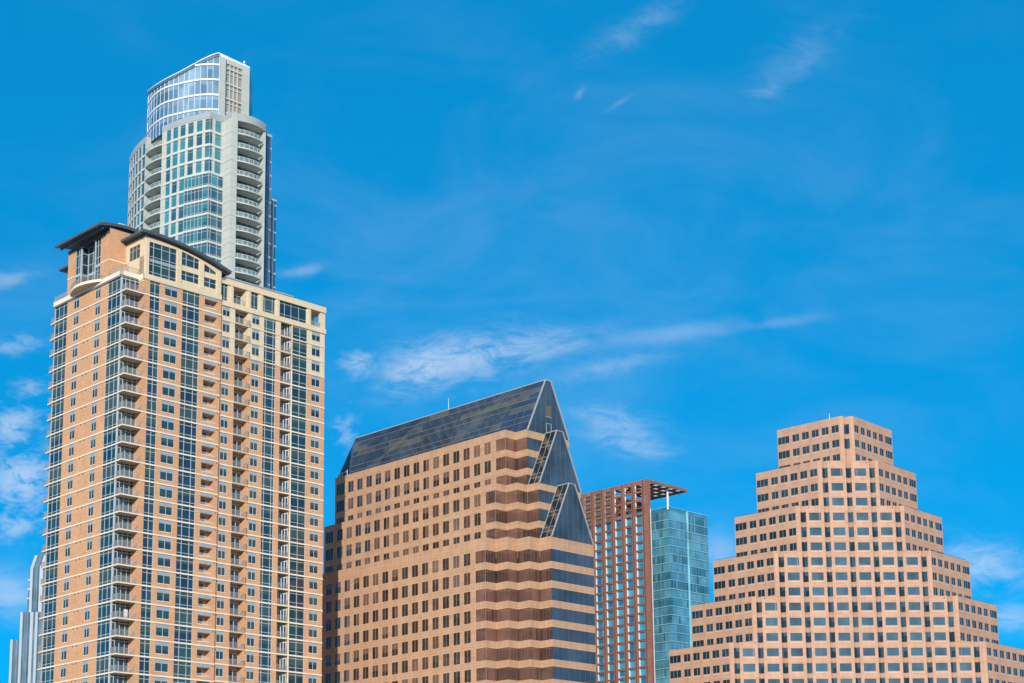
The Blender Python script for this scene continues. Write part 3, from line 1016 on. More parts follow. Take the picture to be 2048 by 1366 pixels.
# ------------------------------------------------------------------ office tower with glass gables
def gabled_tower():
    rt = root('gabled_office_tower', 'tan granite office tower with dark glass gable roof and zigzag glazed corner', 'office building', (8.047, 345, 0), RZ)
    B = Building(rt)
    a, b, Wd = 3.08, 3.26, 12.85
    TOP = {3: 76.25, 2: 88.15, 1: 100.15}
    GT = {3: 73.62, 2: 86.62, 1: 98.45}
    FH = 4.03
    GH = 2.56
    QE = 66.15
    wstyle = Style(v=(.96,), fw=.05, glass=('bronze0', 'bronze1', 'bronze2', 'bronze3'), frame='alum', blind=.28, border=False, bm='bronze3', deep=.03)
    cstyle = Style(v=(.9, 1.8), fw=.07, glass=('bronze0', 'bronze2'), frame='alum', blind=.1, border=False, bm='bronze3', deep=.03)
    zstyle = Style(v=(.75, 1.6, 2.4), fw=.035, glass=('bayglass0', 'bayglass1', 'bayglass2', 'bayglass1'), frame='bayframe', blind=0, border=False, deep=.02)
    rstyle = Style(v=(1.6, 3.2, 4.8, 6.4, 8.0, 9.6, 11.2), fw=.05, glass=('blueglass0', 'blueglass1', 'blueglass2'), frame='joint', blind=0, border=False, deep=.012)
    wl, bd = MB(), MB()
    for t in (3, 2, 1):
        top = TOP[t]
        base = 35.0 if t == 3 else TOP[t + 1] - 4
        zs = []
        z = GT[t]
        while z > base and (t == 3 or len(zs) < 3):
            zs.append(z)
            z -= FH
        pL = -t * a
        n = t
        qe = 69.4 if t == 3 else QE
        # main left face
        U = lambda q: qe - q
        ops = []
        for z in zs:
            for k in range(15 if t == 3 else 16):
                q1 = 16.07 + 3.23 * k
                if k == 15:
                    q1, w, st = 65.6, 2.7, cstyle
                else:
                    q1, w, st = q1 + .1, 1.92, wstyle
                ops.append((U(q1), U(q1 - w), z - GH, z, .07))
                B.win('window', (pL, qe), (0, -1), U(q1), U(q1 - w), z - GH, z, .05, st, parts=False)
            ops.append((U(12.7), U(3 * b), z - GH, z, .08))
            B.win('zigzag_window', (pL, qe), (0, -1), U(12.7), U(3 * b), z - GH, z, .06, zstyle, parts=False)
        facade(wl, (pL, qe), (0, -1), qe - 3 * b, base, top, ops, 'granite')
        # zigzag
        P = [(pL, 3 * b)]
        x, y = pL, 3 * b
        for i in range(n):
            x += a
            P.append((x, y))
            if i < n - 0 and y > (3 - t) * b + .01:
                y -= b
                P.append((x, y))
        # walk until the corner of this tier
        path = [(pL, 3 * b)]
        x, y = pL, 3 * b
        yend = (3 - t) * b
        while True:
            if x < -.01:
                x += a
                path.append((x, y))
            if y > yend + .01:
                y -= b
                path.append((x, y))
            if x > -.01 and y < yend + .01:
                break
        for A, Q in zip(path, path[1:]):
            L = math.hypot(Q[0] - A[0], Q[1] - A[1])
            d = ((Q[0] - A[0]) / L, (Q[1] - A[1]) / L)
            facade(wl, A, d, L, base, top, [(0, L, z - GH, z, 0) for z in zs], 'granite')
            for z in zs:
                B.win('zigzag_window', A, d, 0, L, z - GH, z, .03, zstyle, parts=False)
        # right face ribbons
        facade(wl, (0, yend), (1, 0), Wd, base, top, [(0, Wd, z - GH, z, 0) for z in zs], 'granite')
        for z in zs:
            B.win('ribbon_window', (0, yend), (1, 0), 0, Wd, z - GH, z, .03, rstyle, parts=False)
        # far right, rear, roof cap
        poly = path + [(Wd, yend), (Wd, yend + 3), (Wd - pL, 3 * b), (Wd - pL, qe), (pL, qe)]
        n0 = len(path)
        for A, Q in list(zip(poly, poly[1:] + poly[:1]))[n0:]:
            if A == (pL, qe) or Q == poly[0]:
                continue
            wl.face([(A[0], A[1], base), (Q[0], Q[1], base), (Q[0], Q[1], top), (A[0], A[1], top)], 'granite')
        wl.face([(p[0], p[1], top - .9) for p in poly], 'roofflat')
        # proud parapet cap line
        for A, Q in zip(path, path[1:] + [(Wd, yend)]):
            pass
        # raised joint lines of the granite courses
        for z in zs + [zs[-1] - FH]:
            zz = z + .72
            bd.box(pL - .03, pL + .02, 3 * b, qe, zz - .035, zz + .035, 'granitesill', '+x')
            bd.box(0, Wd, yend - .03, yend + .02, zz - .035, zz + .035, 'granitesill', '+y')
        # flood lights on the ledges
        for q in ([14.5, 28, 41, 54] if t > 1 else []):
            bd.box(pL - .16, pL + .02, q - .12, q + .12, top - .75 + .9, top - .5 + .9, 'ventdark')
    wl.prism([(-3 * a + .3, 68), (-3 * a + .3, 3 * b + .3), (-.3, .3 + b), (.3, .3), (Wd - .3, .3), (Wd - .3, 66)], 0, 40, 'granite')
    wl.build('wall', rt)
    bd.build('stone_course', rt)

    def gable(q, z0, z1, pa, pb, qb, hs, vs, big=False):
        """one glazed lean-to gable: front triangle in the plane q, slopes running back to qb"""
        f, sl, fr = MB(), MB(), MB()
        p0, p1 = .12, Wd - .12
        lp = lambda z: p0 + (pa - p0) * (z - z0) / (z1 - z0)
        rp = lambda z: p1 + (pb - p1) * (z - z0) / (z1 - z0)
        rows = [z0] + hs + [z1]
        for za, zb in zip(rows, rows[1:]):
            cuts = sorted([v for v in vs])
            xa = lambda z, lo, hi: max(lp(z), min(rp(z), lo)), None
            edges = [-99] + cuts + [99]
            for e0, e1 in zip(edges, edges[1:]):
                q00, q01 = max(lp(za), min(rp(za), e0)), max(lp(za), min(rp(za), e1))
                q10, q11 = max(lp(zb), min(rp(zb), e0)), max(lp(zb), min(rp(zb), e1))
                if q01 - q00 < .02 and q11 - q10 < .02:
                    continue
                f.face([(q00, q - .02, za), (q01, q - .02, za), (q11, q - .02, zb), (q10, q - .02, zb)], random.choice(['blueglass0', 'blueglass1', 'blueglass2']))
        for z in hs:
            fr.bar((lp(z), q - .03, z), (rp(z), q - .03, z), .05, 'joint')
        for v in vs:
            zt = min(z0 + (z1 - z0) * ((v - p0) / (pa - p0) if v < pa else 1), z0 + (z1 - z0) * ((p1 - v) / (p1 - pb) if v > pb else 1))
            fr.bar((v, q - .03, z0), (v, q - .03, zt), .05, 'joint')
        w = .28 if big else .22
        fr.bar((p0, q - .08, z0), (pa, q - .08, z1), w, 'alum')
        fr.bar((p1, q - .08, z0), (pb, q - .08, z1), w, 'alum')
        fr.bar((pa - .1, q - .05, z1), (pb + .1, q - .05, z1), w * .8, 'alum')
        fo = f.build('gable_glazing', rt)
        fr.build('frame', fo)
        if not big:
            sf = MB()
            for s in (0, 1):
                A0, A1 = (p0, pa) if s == 0 else (p1, pb)
                P = lambda t, y: (A0 + (A1 - A0) * t, y, z0 + (z1 - z0) * t)
                ts = [0, .12, .20, .42, .50, .72, .80, 1.0] if s == 0 else [0, .5, 1]
                for ta, tb in zip(ts, ts[1:]):
                    sl.face([P(ta, q), P(ta, qb), P(tb, qb), P(tb, q)] if s else [P(ta, qb), P(ta, q), P(tb, q), P(tb, qb)], 'slopeglass')
                for t in ts[1:-1]:
                    sf.bar(P(t, q), P(t, qb), .07, 'alum')
                for y in (q + (qb - q) * .45, qb - .06):
                    sf.bar(P(0, y), P(1, y), .07 if y < qb - .1 else .14, 'alum')
            sl.face([(pa, q, z1), (pb, q, z1), (pb, qb, z1), (pa, qb, z1)], 'roofglass0')
            sf.bar((pa, q, z1), (pa, qb, z1), .2, 'alum')
            so = sl.build('sloped_glazing', rt)
            sf.build('frame', so)
    gable(0, TOP[3] - .1, TOP[2] + .1, 5.57, 7.3, b, [78.6, 80.0, 82.6, 83.8], [2.0, 3.6, 5.1, 6.7, 8.2, 9.8, 11.3])
    gable(b, TOP[2] - .1, TOP[1] + .1, 5.57, 7.4, 2 * b, [90.6, 92.0, 94.8, 96.0], [2.0, 3.6, 5.1, 6.7, 8.2, 9.8, 11.3])
    gable(2 * b, TOP[1] - .1, 112.1, 5.75, 7.4, 60, [102.0, 104.0, 106.5, 108.2], [2.6, 4.2, 5.8, 7.4, 9.0, 10.6], big=True)
    # louvre openings in the top gable
    lv = MB()
    lv.box(5.85, 7.35, 2 * b - .12, 2 * b - .01, 104.05, 106.5, 'louver')
    lv.box(5.8, 7.4, 2 * b - .16, 2 * b - .02, 103.9, 104.05, 'alum')
    lv.build('roof_vent', rt)
    lv = MB()
    for u0, u1, z0, z1 in ((5.8, 5.92, 100.4, 102.6), (7.28, 7.4, 100.4, 102.6), (5.92, 7.28, 102.48, 102.6)):
        lv.box(u0, u1, 2 * b - .12, 2 * b - .03, z0, z1, 'alum')
    lv.build('roof_door', rt)
    # long glass roof, panel by panel
    rf, rb = MB(), MB()
    z0, z1 = TOP[1] - .15, 112.1
    fr_ = [0, .13, .27, .45, .55, .70, .82, .93, 1.0]
    bars = [.19, .31, .545, .665, .865]
    ts = sorted(set([0] + bars + [.43, .77, 1.0]))
    q0 = 2 * b
    n = 38
    kind = {}
    for s, (A0, A1) in enumerate(((.12, 5.75), (Wd - .12, 7.4))):
        for i in range(n):
            for j, (ta, tb) in enumerate(zip(ts, ts[1:])):
                qend = lambda t: 64.9 + 4.6 * t
                f0, f1 = i / n, (i + 1) / n
                P = lambda f, t: (A0 + (A1 - A0) * t, q0 + (qend(t) - q0) * f, z0 + (z1 - z0) * t)
                if i and random.random() < .72:
                    m = kind[(s, i - 1, j)]
                else:
                    m = random.choice(['roofglass0', 'roofglass0', 'roofglass1', 'roofglass2', 'roofglass2'])
                kind[(s, i, j)] = m
                pts = [P(f1, ta), P(f0, ta), P(f0, tb), P(f1, tb)]
                rf.face(pts if s == 0 else pts[::-1], m)
    for t in bars:
        rb.bar((.12 + (5.75 - .12) * t - .03, q0, z0 + (z1 - z0) * t + .02), (.12 + 5.63 * t - .03, 64.9 + 4.6 * t, z0 + (z1 - z0) * t + .02), .09, 'dimalum')
    for f in [.05, .085, .16, .24, .30, .42, .5, .61, .7, .78, .9]:
        t0, t1 = random.choice([(0, .545), (.19, 1), (.31, .865), (.545, 1), (0, .31)])
        P = lambda t: (.12 + 5.63 * t - .02, q0 + (64.9 + 4.6 * t - q0) * f, z0 + (z1 - z0) * t + .01)
        rb.bar(P(t0), P(t1), .05, 'joint')
    rb.bar((5.75, q0, z1), (5.75, 69.5, z1), .2, 'alum')
    rb.bar((.12, q0 + 8, z0 + .3), (.12, 52, z0 + .3), .22, 'dimalum')
    rf.face([(5.75, q0, z1), (7.4, q0, z1), (7.4, 69.5, z1), (5.75, 69.5, z1)], 'roofglass1')
    rf.face([(5.75, 69.5, z1), (.12, 64.9, z0), (-2.9, 65.6, z0)], 'blueglass0')
    rf.face([(5.75, 69.5, z1), (-2.9, 65.6, z0), (5.0, 70, z0)], 'blueglass0')
    rf.face([(5.75, 69.5, z1), (5.0, 70, z0), (Wd, 66, z0), (7.4, 69.5, z1)], 'blueglass1')
    ro = rf.build('glass_roof', rt)
    rb.build('frame', ro)
    B.finish()
    rr = MB()
    for x, y, h in ((-2.9, 64.6, 1.5), (-2.6, 64.2, 1.1), (-2.9, 62.0, 1.3)):
        rr.bar((x, y, TOP[1]), (x, y, TOP[1] + h), .10, 'white')
    rr.bar((-2.9, 64.6, TOP[1] + .9), (-2.9, 62.0, TOP[1] + .9), .07, 'white')
    rr.build('roof_railing', rt)
    an = MB()
    an.bar((0, 0, 0), (0, 0, 2.2), .07, 'white')
    an.bar((0, 0, 2.2), (0, 0, 3.0), .04, 'white')
    an.box(-.14, .14, -.14, .14, 0, .25, 'white')
    o = an.build('roof_antenna')
    x, y = grid_pt((8.047, 345), 6.55, 37.7)
    o.location = (x, y, 112.1)
    o['label'] = 'thin white whip antenna on the ridge of the long dark glass roof'
    o['category'] = 'antenna'


glass('slopeglass', (.012, .014, .014), ior=2.6, rough=.03, wave=.01)
gabled_tower()


# ------------------------------------------------------------------ stepped office tower
def stepped_tower():
    O = (80.45, 400)
    rt = root('stepped_office_tower', 'pink granite office tower rising in wide steps to a narrow top, grid of square windows', 'office building', (O[0], O[1], 0), math.atan2(.04338, .99906))
    B = Building(rt)
    HR = [1.8, 7.2, 12.85, 18.75, 24.55, 30.6]
    LR = [17.7, 17.8, 18.2, 18.8, 19.4, 20.2]
    HW = [1.75, 7.4, 13.05, 18.7, 24.35, 30.0, 35.65]
    TOPS = [116.65, 105.68, 94.65, 83.75, 72.85, 61.95, 51.0]
    LL = 17.6
    c = math.sqrt(.5)
    FH = 3.604
    G0 = 114.6
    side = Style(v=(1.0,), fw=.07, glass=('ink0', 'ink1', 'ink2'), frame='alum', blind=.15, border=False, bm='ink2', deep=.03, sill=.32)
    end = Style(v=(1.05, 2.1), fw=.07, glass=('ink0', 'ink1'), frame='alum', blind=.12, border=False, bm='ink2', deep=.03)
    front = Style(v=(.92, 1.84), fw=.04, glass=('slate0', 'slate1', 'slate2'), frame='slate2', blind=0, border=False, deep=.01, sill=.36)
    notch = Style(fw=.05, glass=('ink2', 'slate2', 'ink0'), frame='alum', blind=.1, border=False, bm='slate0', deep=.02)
    wl, sl, rl, cap = MB(), MB(), MB(), MB()

    SW = [(17.5, 14.2), (13.3, 11.35), (10.53, 8.57), (7.74, 5.75), (4.93, 2.97), (2.16, .16)]
    for n in range(6):
        hw, top, hr, lr = HW[n], TOPS[n], HR[n], LR[n]
        zb = TOPS[n + 1] if n < 5 else 40.0
        sb = TOPS[n + 1] - 4.5 if n < 5 else 40.0
        js = [j for j in range(3 * n, 3 * n + (4 if n < 5 else 5)) if G0 - FH * j > 50]
        zs = [G0 - FH * j for j in js]
        fz = [z for z in zs if z - 1.9 > zb - .1]
        # front
        nw = n                                                  # window pairs each side
        ops = []
        A = (-hw, 0)
        cx = []
        for i in range(-n, n + 1):
            cx.append(i * 5.66)
        cuts = [(x - .66 + hw, x + .66 + hw) for x in cx]
        for x0, x1 in cuts:
            ops.append((x0, x1, zb, top, 0))
        for z in fz:
            for i in range(-n, n):
                u0 = hw + i * 5.66 + 1.42
                ops.append((u0, u0 + 2.8, z - 1.84, z, .16))
                B.win('front_window', A, (1, 0), u0, u0 + 2.8, z - 1.84, z, .14, front, parts=False)
        facade(wl, A, (1, 0), hw + hr, zb, top, ops, 'stone2')
        # recessed notches between the front bays
        for x in cx:
            pts = [(x - .66, 0), (x, .62), (x + .66, 0)]
            for P, Q in zip(pts, pts[1:]):
                L = math.hypot(Q[0] - P[0], Q[1] - P[1])
                d = ((Q[0] - P[0]) / L, (Q[1] - P[1]) / L)
                facade(wl, P, d, L, zb, top, [(0, L, z - 2.25, z + .18, 0) for z in fz], 'stone2')
                for z in fz:
                    B.win('notch_window', P, d, 0, L, z - 2.25, z + .18, .03, notch, parts=False)
        # pier strips at the ends of the front
        for s in (-1, 1):
            x = (hr - .5) if s > 0 else -(hw - .52)
            wl.box(x - .36, x + .36, -.10, .01, zb, top, 'stone2', '+y')
        # side faces
        for s in (0, 1):
            if s == 0:
                A, d = (-hw - LL * c, LL * c), (c, -c)
                us = [(LL - a_, LL - b_) for a_, b_ in SW]
            else:
                A, d = (hr, 0), (c, c)
                us = [(b_ * lr / LL + .1, a_ * lr / LL + .1) for a_, b_ in SW]
            ops = []
            for z in zs:
                for k, (u0, u1) in enumerate(us):
                    w = u1 - u0
                    ops.append((u0, u1, z - 1.75, z, .16))
                    B.win('window', A, d, u0, u1, z - 1.75, z, .13, end if w > 3 else side, parts=False)
            facade(wl, A, d, lr if s else LL, sb, top, ops, 'stone2')
        # far returns, roof
        e, er = LL * c, lr * c
        poly = [(-hw, .7), (hr, .7), (hr + er, er), (hr + er - 11, er + 11), (-hw - e + 11, e + 11), (-hw - e, e)]
        for P, Q in zip(poly[2:], poly[3:]):
            wl.face([(P[0], P[1], 0), (Q[0], Q[1], 0), (Q[0], Q[1], top), (P[0], P[1], top)], 'stone2')
        cap.face([(p[0], p[1], top - .7) for p in poly], 'roofflat')
        # thin parapet lip and roof-edge rail
        for s in (-1, 1):
            P, Q = (Vector((hr, 0, top)), Vector((hr + er, er, top))) if s > 0 else (Vector((-hw, 0, top)), Vector((-hw - e, e, top)))
            k = (Q - P).normalized()
            off = Vector((-s * .5 * c, .5 * c, 0))
            if n:
                m = 14
                for i in range(m + 1):
                    b_ = (P + k * 3.0 + off).lerp(Q + off - k * .6, i / m)
                    rl.bar(b_ - Vector((0, 0, .7)), b_ + Vector((0, 0, .34)), .05, 'ventdark')
                rl.bar(P + k * 3.0 + off + Vector((0, 0, .34)), Q + off - k * .6 + Vector((0, 0, .34)), .06, 'ventdark')
        for s in (-1, 1):
            if n:
                rl.box(s * (hw - 3.0) - .1, s * (hw - 3.0) + .1, -.14, 0, top - .55, top - .35, 'ventdark')
    wl.face([(-30, .5, 0), (30, .5, 0), (30, .5, 45), (-30, .5, 45)], 'stone2')
    wl.face([(-30, 0, 0), (30, 0, 0), (30, 0, 40), (-30, 0, 40)], 'stone2')
    wl.build('wall', rt)
    cap.build('roof', rt)
    rl.build('roof_railing', rt)
    B.finish()
    an = MB()
    an.bar((0, 0, 0), (0, 0, 1.9), .12, 'white')
    an.bar((0, 0, 1.2), (0, 0, 2.6), .07, 'white')
    an.bar((-.3, 0, .5), (.3, 0, .5), .05, 'white')
    o = an.build('roof_antenna')
    o.location = rt.matrix_world @ Vector((-3.0, 4.2, 0)) if False else (O[0] - 3.0 * .99906 - 4.2 * .04338, O[1] - 3.0 * .04338 + 4.2 * .99906, 115.95)
    o['label'] = 'short white antenna standing on the top step of the pink granite tower'
    o['category'] = 'antenna'


stepped_tower()


# ------------------------------------------------------------------ hotel with the weathered-steel frame
def hotel():
    O = (45.54, 570)
    rt = root('hotel_tower', 'rust brown gridded tower with an open crown and a slatted canopy on a white column', 'hotel', (O[0], O[1], 0), RZ)
    B = Building(rt)
    QE = 37.0
    top = 144.2
    U = lambda q: QE - q
    st = Style(fw=.14, glass=('aqua0', 'aqua1', 'aqua0', 'aqua2', 'aqua3'), frame='rustdark', blind=.25, bm='aqua2', border=False, v=(2.0,), deep=.02)
    lv = Style(fw=.1, glass=('louver',), frame='louver', blind=0, border=False, deep=.02, h=(.5, 1.0, 1.5))
    cols = [(35.0, 32.1), (30.3, 27.4), (23.35 + 2.35 * 0 + 2.3, 22.8)]
    cols = [(32.75, 29.9), (28.05, 25.2), (23.35, 20.46), (18.6, 15.86), (13.96, 11.14), (9.25, 6.46), (4.59, 1.72)]
    wl, jb, fin = MB(), MB(), MB()
    ops = []
    for ci, (q1, q0) in enumerate(cols):
        openside = ci >= 4
        for z in (142.75, 139.85, 136.85, 133.85):
            h = 2.15
            if openside:
                if z < 134:
                    z, h = 134.4, .95
                ops.append((U(q1), U(q0), z - h, z, .5))
            else:
                ops.append((U(q1), U(q0), z - h, z, .35))
                B.win('louvre_panel', (0, QE), (0, -1), U(q1), U(q0), z - h, z, .33, lv, parts=False)
        if openside:
            ops.append((U(q1), U(q0), 132.9, 133.4, .2))
            B.win('window', (0, QE), (0, -1), U(q1), U(q0), 132.9, 133.4, .15, st, parts=False)
        for j in range(19):
            z = 131.6 - 3.045 * j
            if j == 0 and openside:
                z0, z1 = z - 2.3, z + .45
            else:
                z0, z1 = z - 2.3, z
            if z0 < 70:
                continue
            ops.append((U(q1), U(q0), z0, z1, .45))
            B.win('window', (0, QE), (0, -1), U(q1), U(q0), z0, z1, .42, st, parts=False)
            jb.box(-.02, .40, q1 - .16, q1 + .02, z0, z1, 'white')
        if openside:
            for z in (142.75, 139.85, 136.85):
                jb.box(-.02, .40, q1 - .14, q1 + .02, z - 2.15, z, 'white')
        else:
            for z in (142.75, 139.85, 136.85, 133.85):
                jb.box(-.02, .33, q1 - .24, q1 + .02, z - 2.15, z, 'screengrey')
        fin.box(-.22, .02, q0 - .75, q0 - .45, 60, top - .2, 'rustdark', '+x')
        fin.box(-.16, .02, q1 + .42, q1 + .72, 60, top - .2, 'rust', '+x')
        for j in range(-4, 20):
            z = 131.6 - 3.045 * j - 2.55
            if z < 142:
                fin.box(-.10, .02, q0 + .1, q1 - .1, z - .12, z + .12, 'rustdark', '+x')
    facade(wl, (0, QE), (0, -1), QE + .9, 60, top, ops, 'rust')
    wl.box(.02, 1.4, -.9, 1.25, 60, top, 'rust')
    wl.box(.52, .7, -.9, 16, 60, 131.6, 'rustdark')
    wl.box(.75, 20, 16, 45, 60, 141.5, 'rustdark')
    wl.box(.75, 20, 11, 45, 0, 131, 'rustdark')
    wl.box(0, 1.4, -.8, QE, 0, 60, 'rust')
    wl.box(.02, .5, QE - .3, QE, 60, top, 'rust')
    for ci in (4, 5, 6):
        q1, q0 = cols[ci]
    wl.box(1.2, 1.46, -1.0, -.85, 60, 134, 'white')
    wl.build('frame_wall', rt)
    fin.build('pier_fin', rt)
    jb.build('window_jamb', rt)
    cp, pn = MB(), MB()
    Q = [-.2, 3.2, 6.6, 10, 13.4, 16]
    Pp = [1.4, 5.4, 9.4, 13.3, 17.3, 21.1]
    zt, zb = 144.15, 143.25
    for q in Q:
        cp.box(0.2, 21.2, q - .22, q + .22, zb, zt, 'rustdark')
    for p in Pp:
        cp.box(p - .25, p + .25, -.2, 16, zb + .05, zt - .04, 'rustdark')
    cp.box(0, 21.5, -.5, -.42, zb - .1, zt + .1, 'rust')
    cp.box(21.3, 21.6, -.5, 16, zb - .1, zt + .1, 'rust')
    for qa, qb in zip(Q, Q[1:]):
        for pa, pb in zip(Pp, Pp[1:]):
            pn.face([(pa + .26, qa + .22, zt - .3), (pb - .26, qa + .22, zt - .3), (pb - .26, qb - .22, zt - .3), (pa + .26, qb - .22, zt - .3)], 'canopyglow')
    c = cp.build('canopy', rt)
    pn.build('canopy_panel', c)
    w = MB()
    n = 12
    ring = [(13.4 + .36 * math.cos(2 * math.pi * i / n), 1.5 + .36 * math.sin(2 * math.pi * i / n)) for i in range(n)]
    w.prism(ring, 136.0, 143.3, 'white')
    w.build('column', rt)
    B.finish()


mat('sealine', (.28, .52, .55), .5)
glass('seadark2', (.03, .13, .21), ior=1.6)


def glass_tower():
    O = (54.27, 580)
    rt = root('glass_tower', 'turquoise glass tower with a rounded corner standing beside the rust brown hotel', 'glass tower', (O[0], O[1], 0), RZ)
    B = Building(rt)
    B.NVAR = 14
    top = 136.85
    gl = ('sea0', 'sea1', 'sea2', 'sea0', 'sea1', 'sea2', 'seadark', 'seadark2')
    wl, ro = MB(), MB()
    FH = 3.02
    wl.prism([(0.25, .25), (9.2, .25), (9.2, .6), (20.7, .6), (20.7, 18), (.25, 18)], 0, top - .05, 'seajoint')
    wl.prism([(0.1, .1), (9.25, .1), (9.25, 12), (.1, 12)], top - 1.3, top, 'sea2')
    wl.prism([(10.3, .1), (20.75, .1), (20.75, 12), (9.4, 12)], top - 1.3, top, 'sea2')
    wl.build('wall', rt)
    f1 = Style(v=(.9, 1.5, 2.6, 3.6, 4.2, 5.0, 6.4, 7.0, 7.9, 8.5), h=(2.35,), fw=.05, glass=gl, frame='seajoint', blind=0, border=False, deep=.02)
    f2 = Style(v=(1.3, 1.9, 2.9, 3.5, 4.6, 5.4, 6.1, 7.2, 8.0), h=(2.35,), fw=.05, glass=gl, frame='seajoint', blind=0, border=False, deep=.02)
    f3 = Style(v=(1.0, 2.0, 2.9, 3.6, 4.6, 5.2, 6.4, 7.6, 8.6, 9.4), h=(2.35,), fw=.05, glass=gl, frame='seajoint', blind=0, border=False, deep=.02)
    lines = MB()
    k = 0
    z = top - 1.3 - FH
    while z > 60:
        B.win('curtain_wall', (0, 11.0), (0, -1), 0, 11.0, z, z + FH - .06, 0, f1, parts=False)
        B.win('curtain_wall', (0, 0), (1, 0), 0, 9.3, z, z + FH - .06, 0, f2, parts=False)
        B.win('curtain_wall', (10.4, 0), (1, 0), 0, 10.4, z, z + FH - .06, 0, f3, parts=False)
        for zz, h, m in ((z, .10, 'sealine'), (z - .42, .05, 'seadark'), (z + .2, .04, 'seadark')):
            lines.box(-.07, .1, 0, 11, zz - h, zz + h, m)
            lines.box(0, 9.3, -.07, .1, zz - h, zz + h, m)
            lines.box(10.4, 20.8, -.07, .1, zz - h, zz + h, m)
        z -= FH
    lines.build('floor_line', rt)
    rc = MB()
    n = 10
    for i in range(n):
        a0, a1 = math.pi + math.pi / 2 * i / n, math.pi + math.pi / 2 * (i + 1) / n
        P = lambda a: (10.4 + 1.0 * math.cos(a), 1.0 + 1.0 * math.sin(a))
        A, C = P(a0), P(a1)
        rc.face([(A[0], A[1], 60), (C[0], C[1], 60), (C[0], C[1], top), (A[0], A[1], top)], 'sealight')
    rc.build('rounded_corner', rt)
    cr = MB()
    cr.box(-.1, 9.3, -.08, .1, top - .12, top + .12, 'sealight')
    cr.box(-.08, .1, 0, 11, top - .12, top + .12, 'sealight')
    cr.box(10.4, 20.85, -.08, .1, top - .2, top + .08, 'sealight')
    cr.build('parapet', rt)
    B.finish()


_m, _t, _b = newmat('canopyglow')
_b.inputs['Base Color'].default_value = (.7, .66, .55, 1)
_b.inputs['Roughness'].default_value = .6
_tr = N(_t, 'ShaderNodeBsdfTranslucent')
_tr.inputs['Color'].default_value = (.9, .86, .74, 1)
_mx = N(_t, 'ShaderNodeMixShader')
_mx.inputs[0].default_value = .75
_t.links.new(_b.outputs[0], _mx.inputs[1])
_t.links.new(_tr.outputs[0], _mx.inputs[2])
_t.links.new(_mx.outputs[0], _t.nodes['Material Output'].inputs['Surface'])
hotel()
glass_tower()


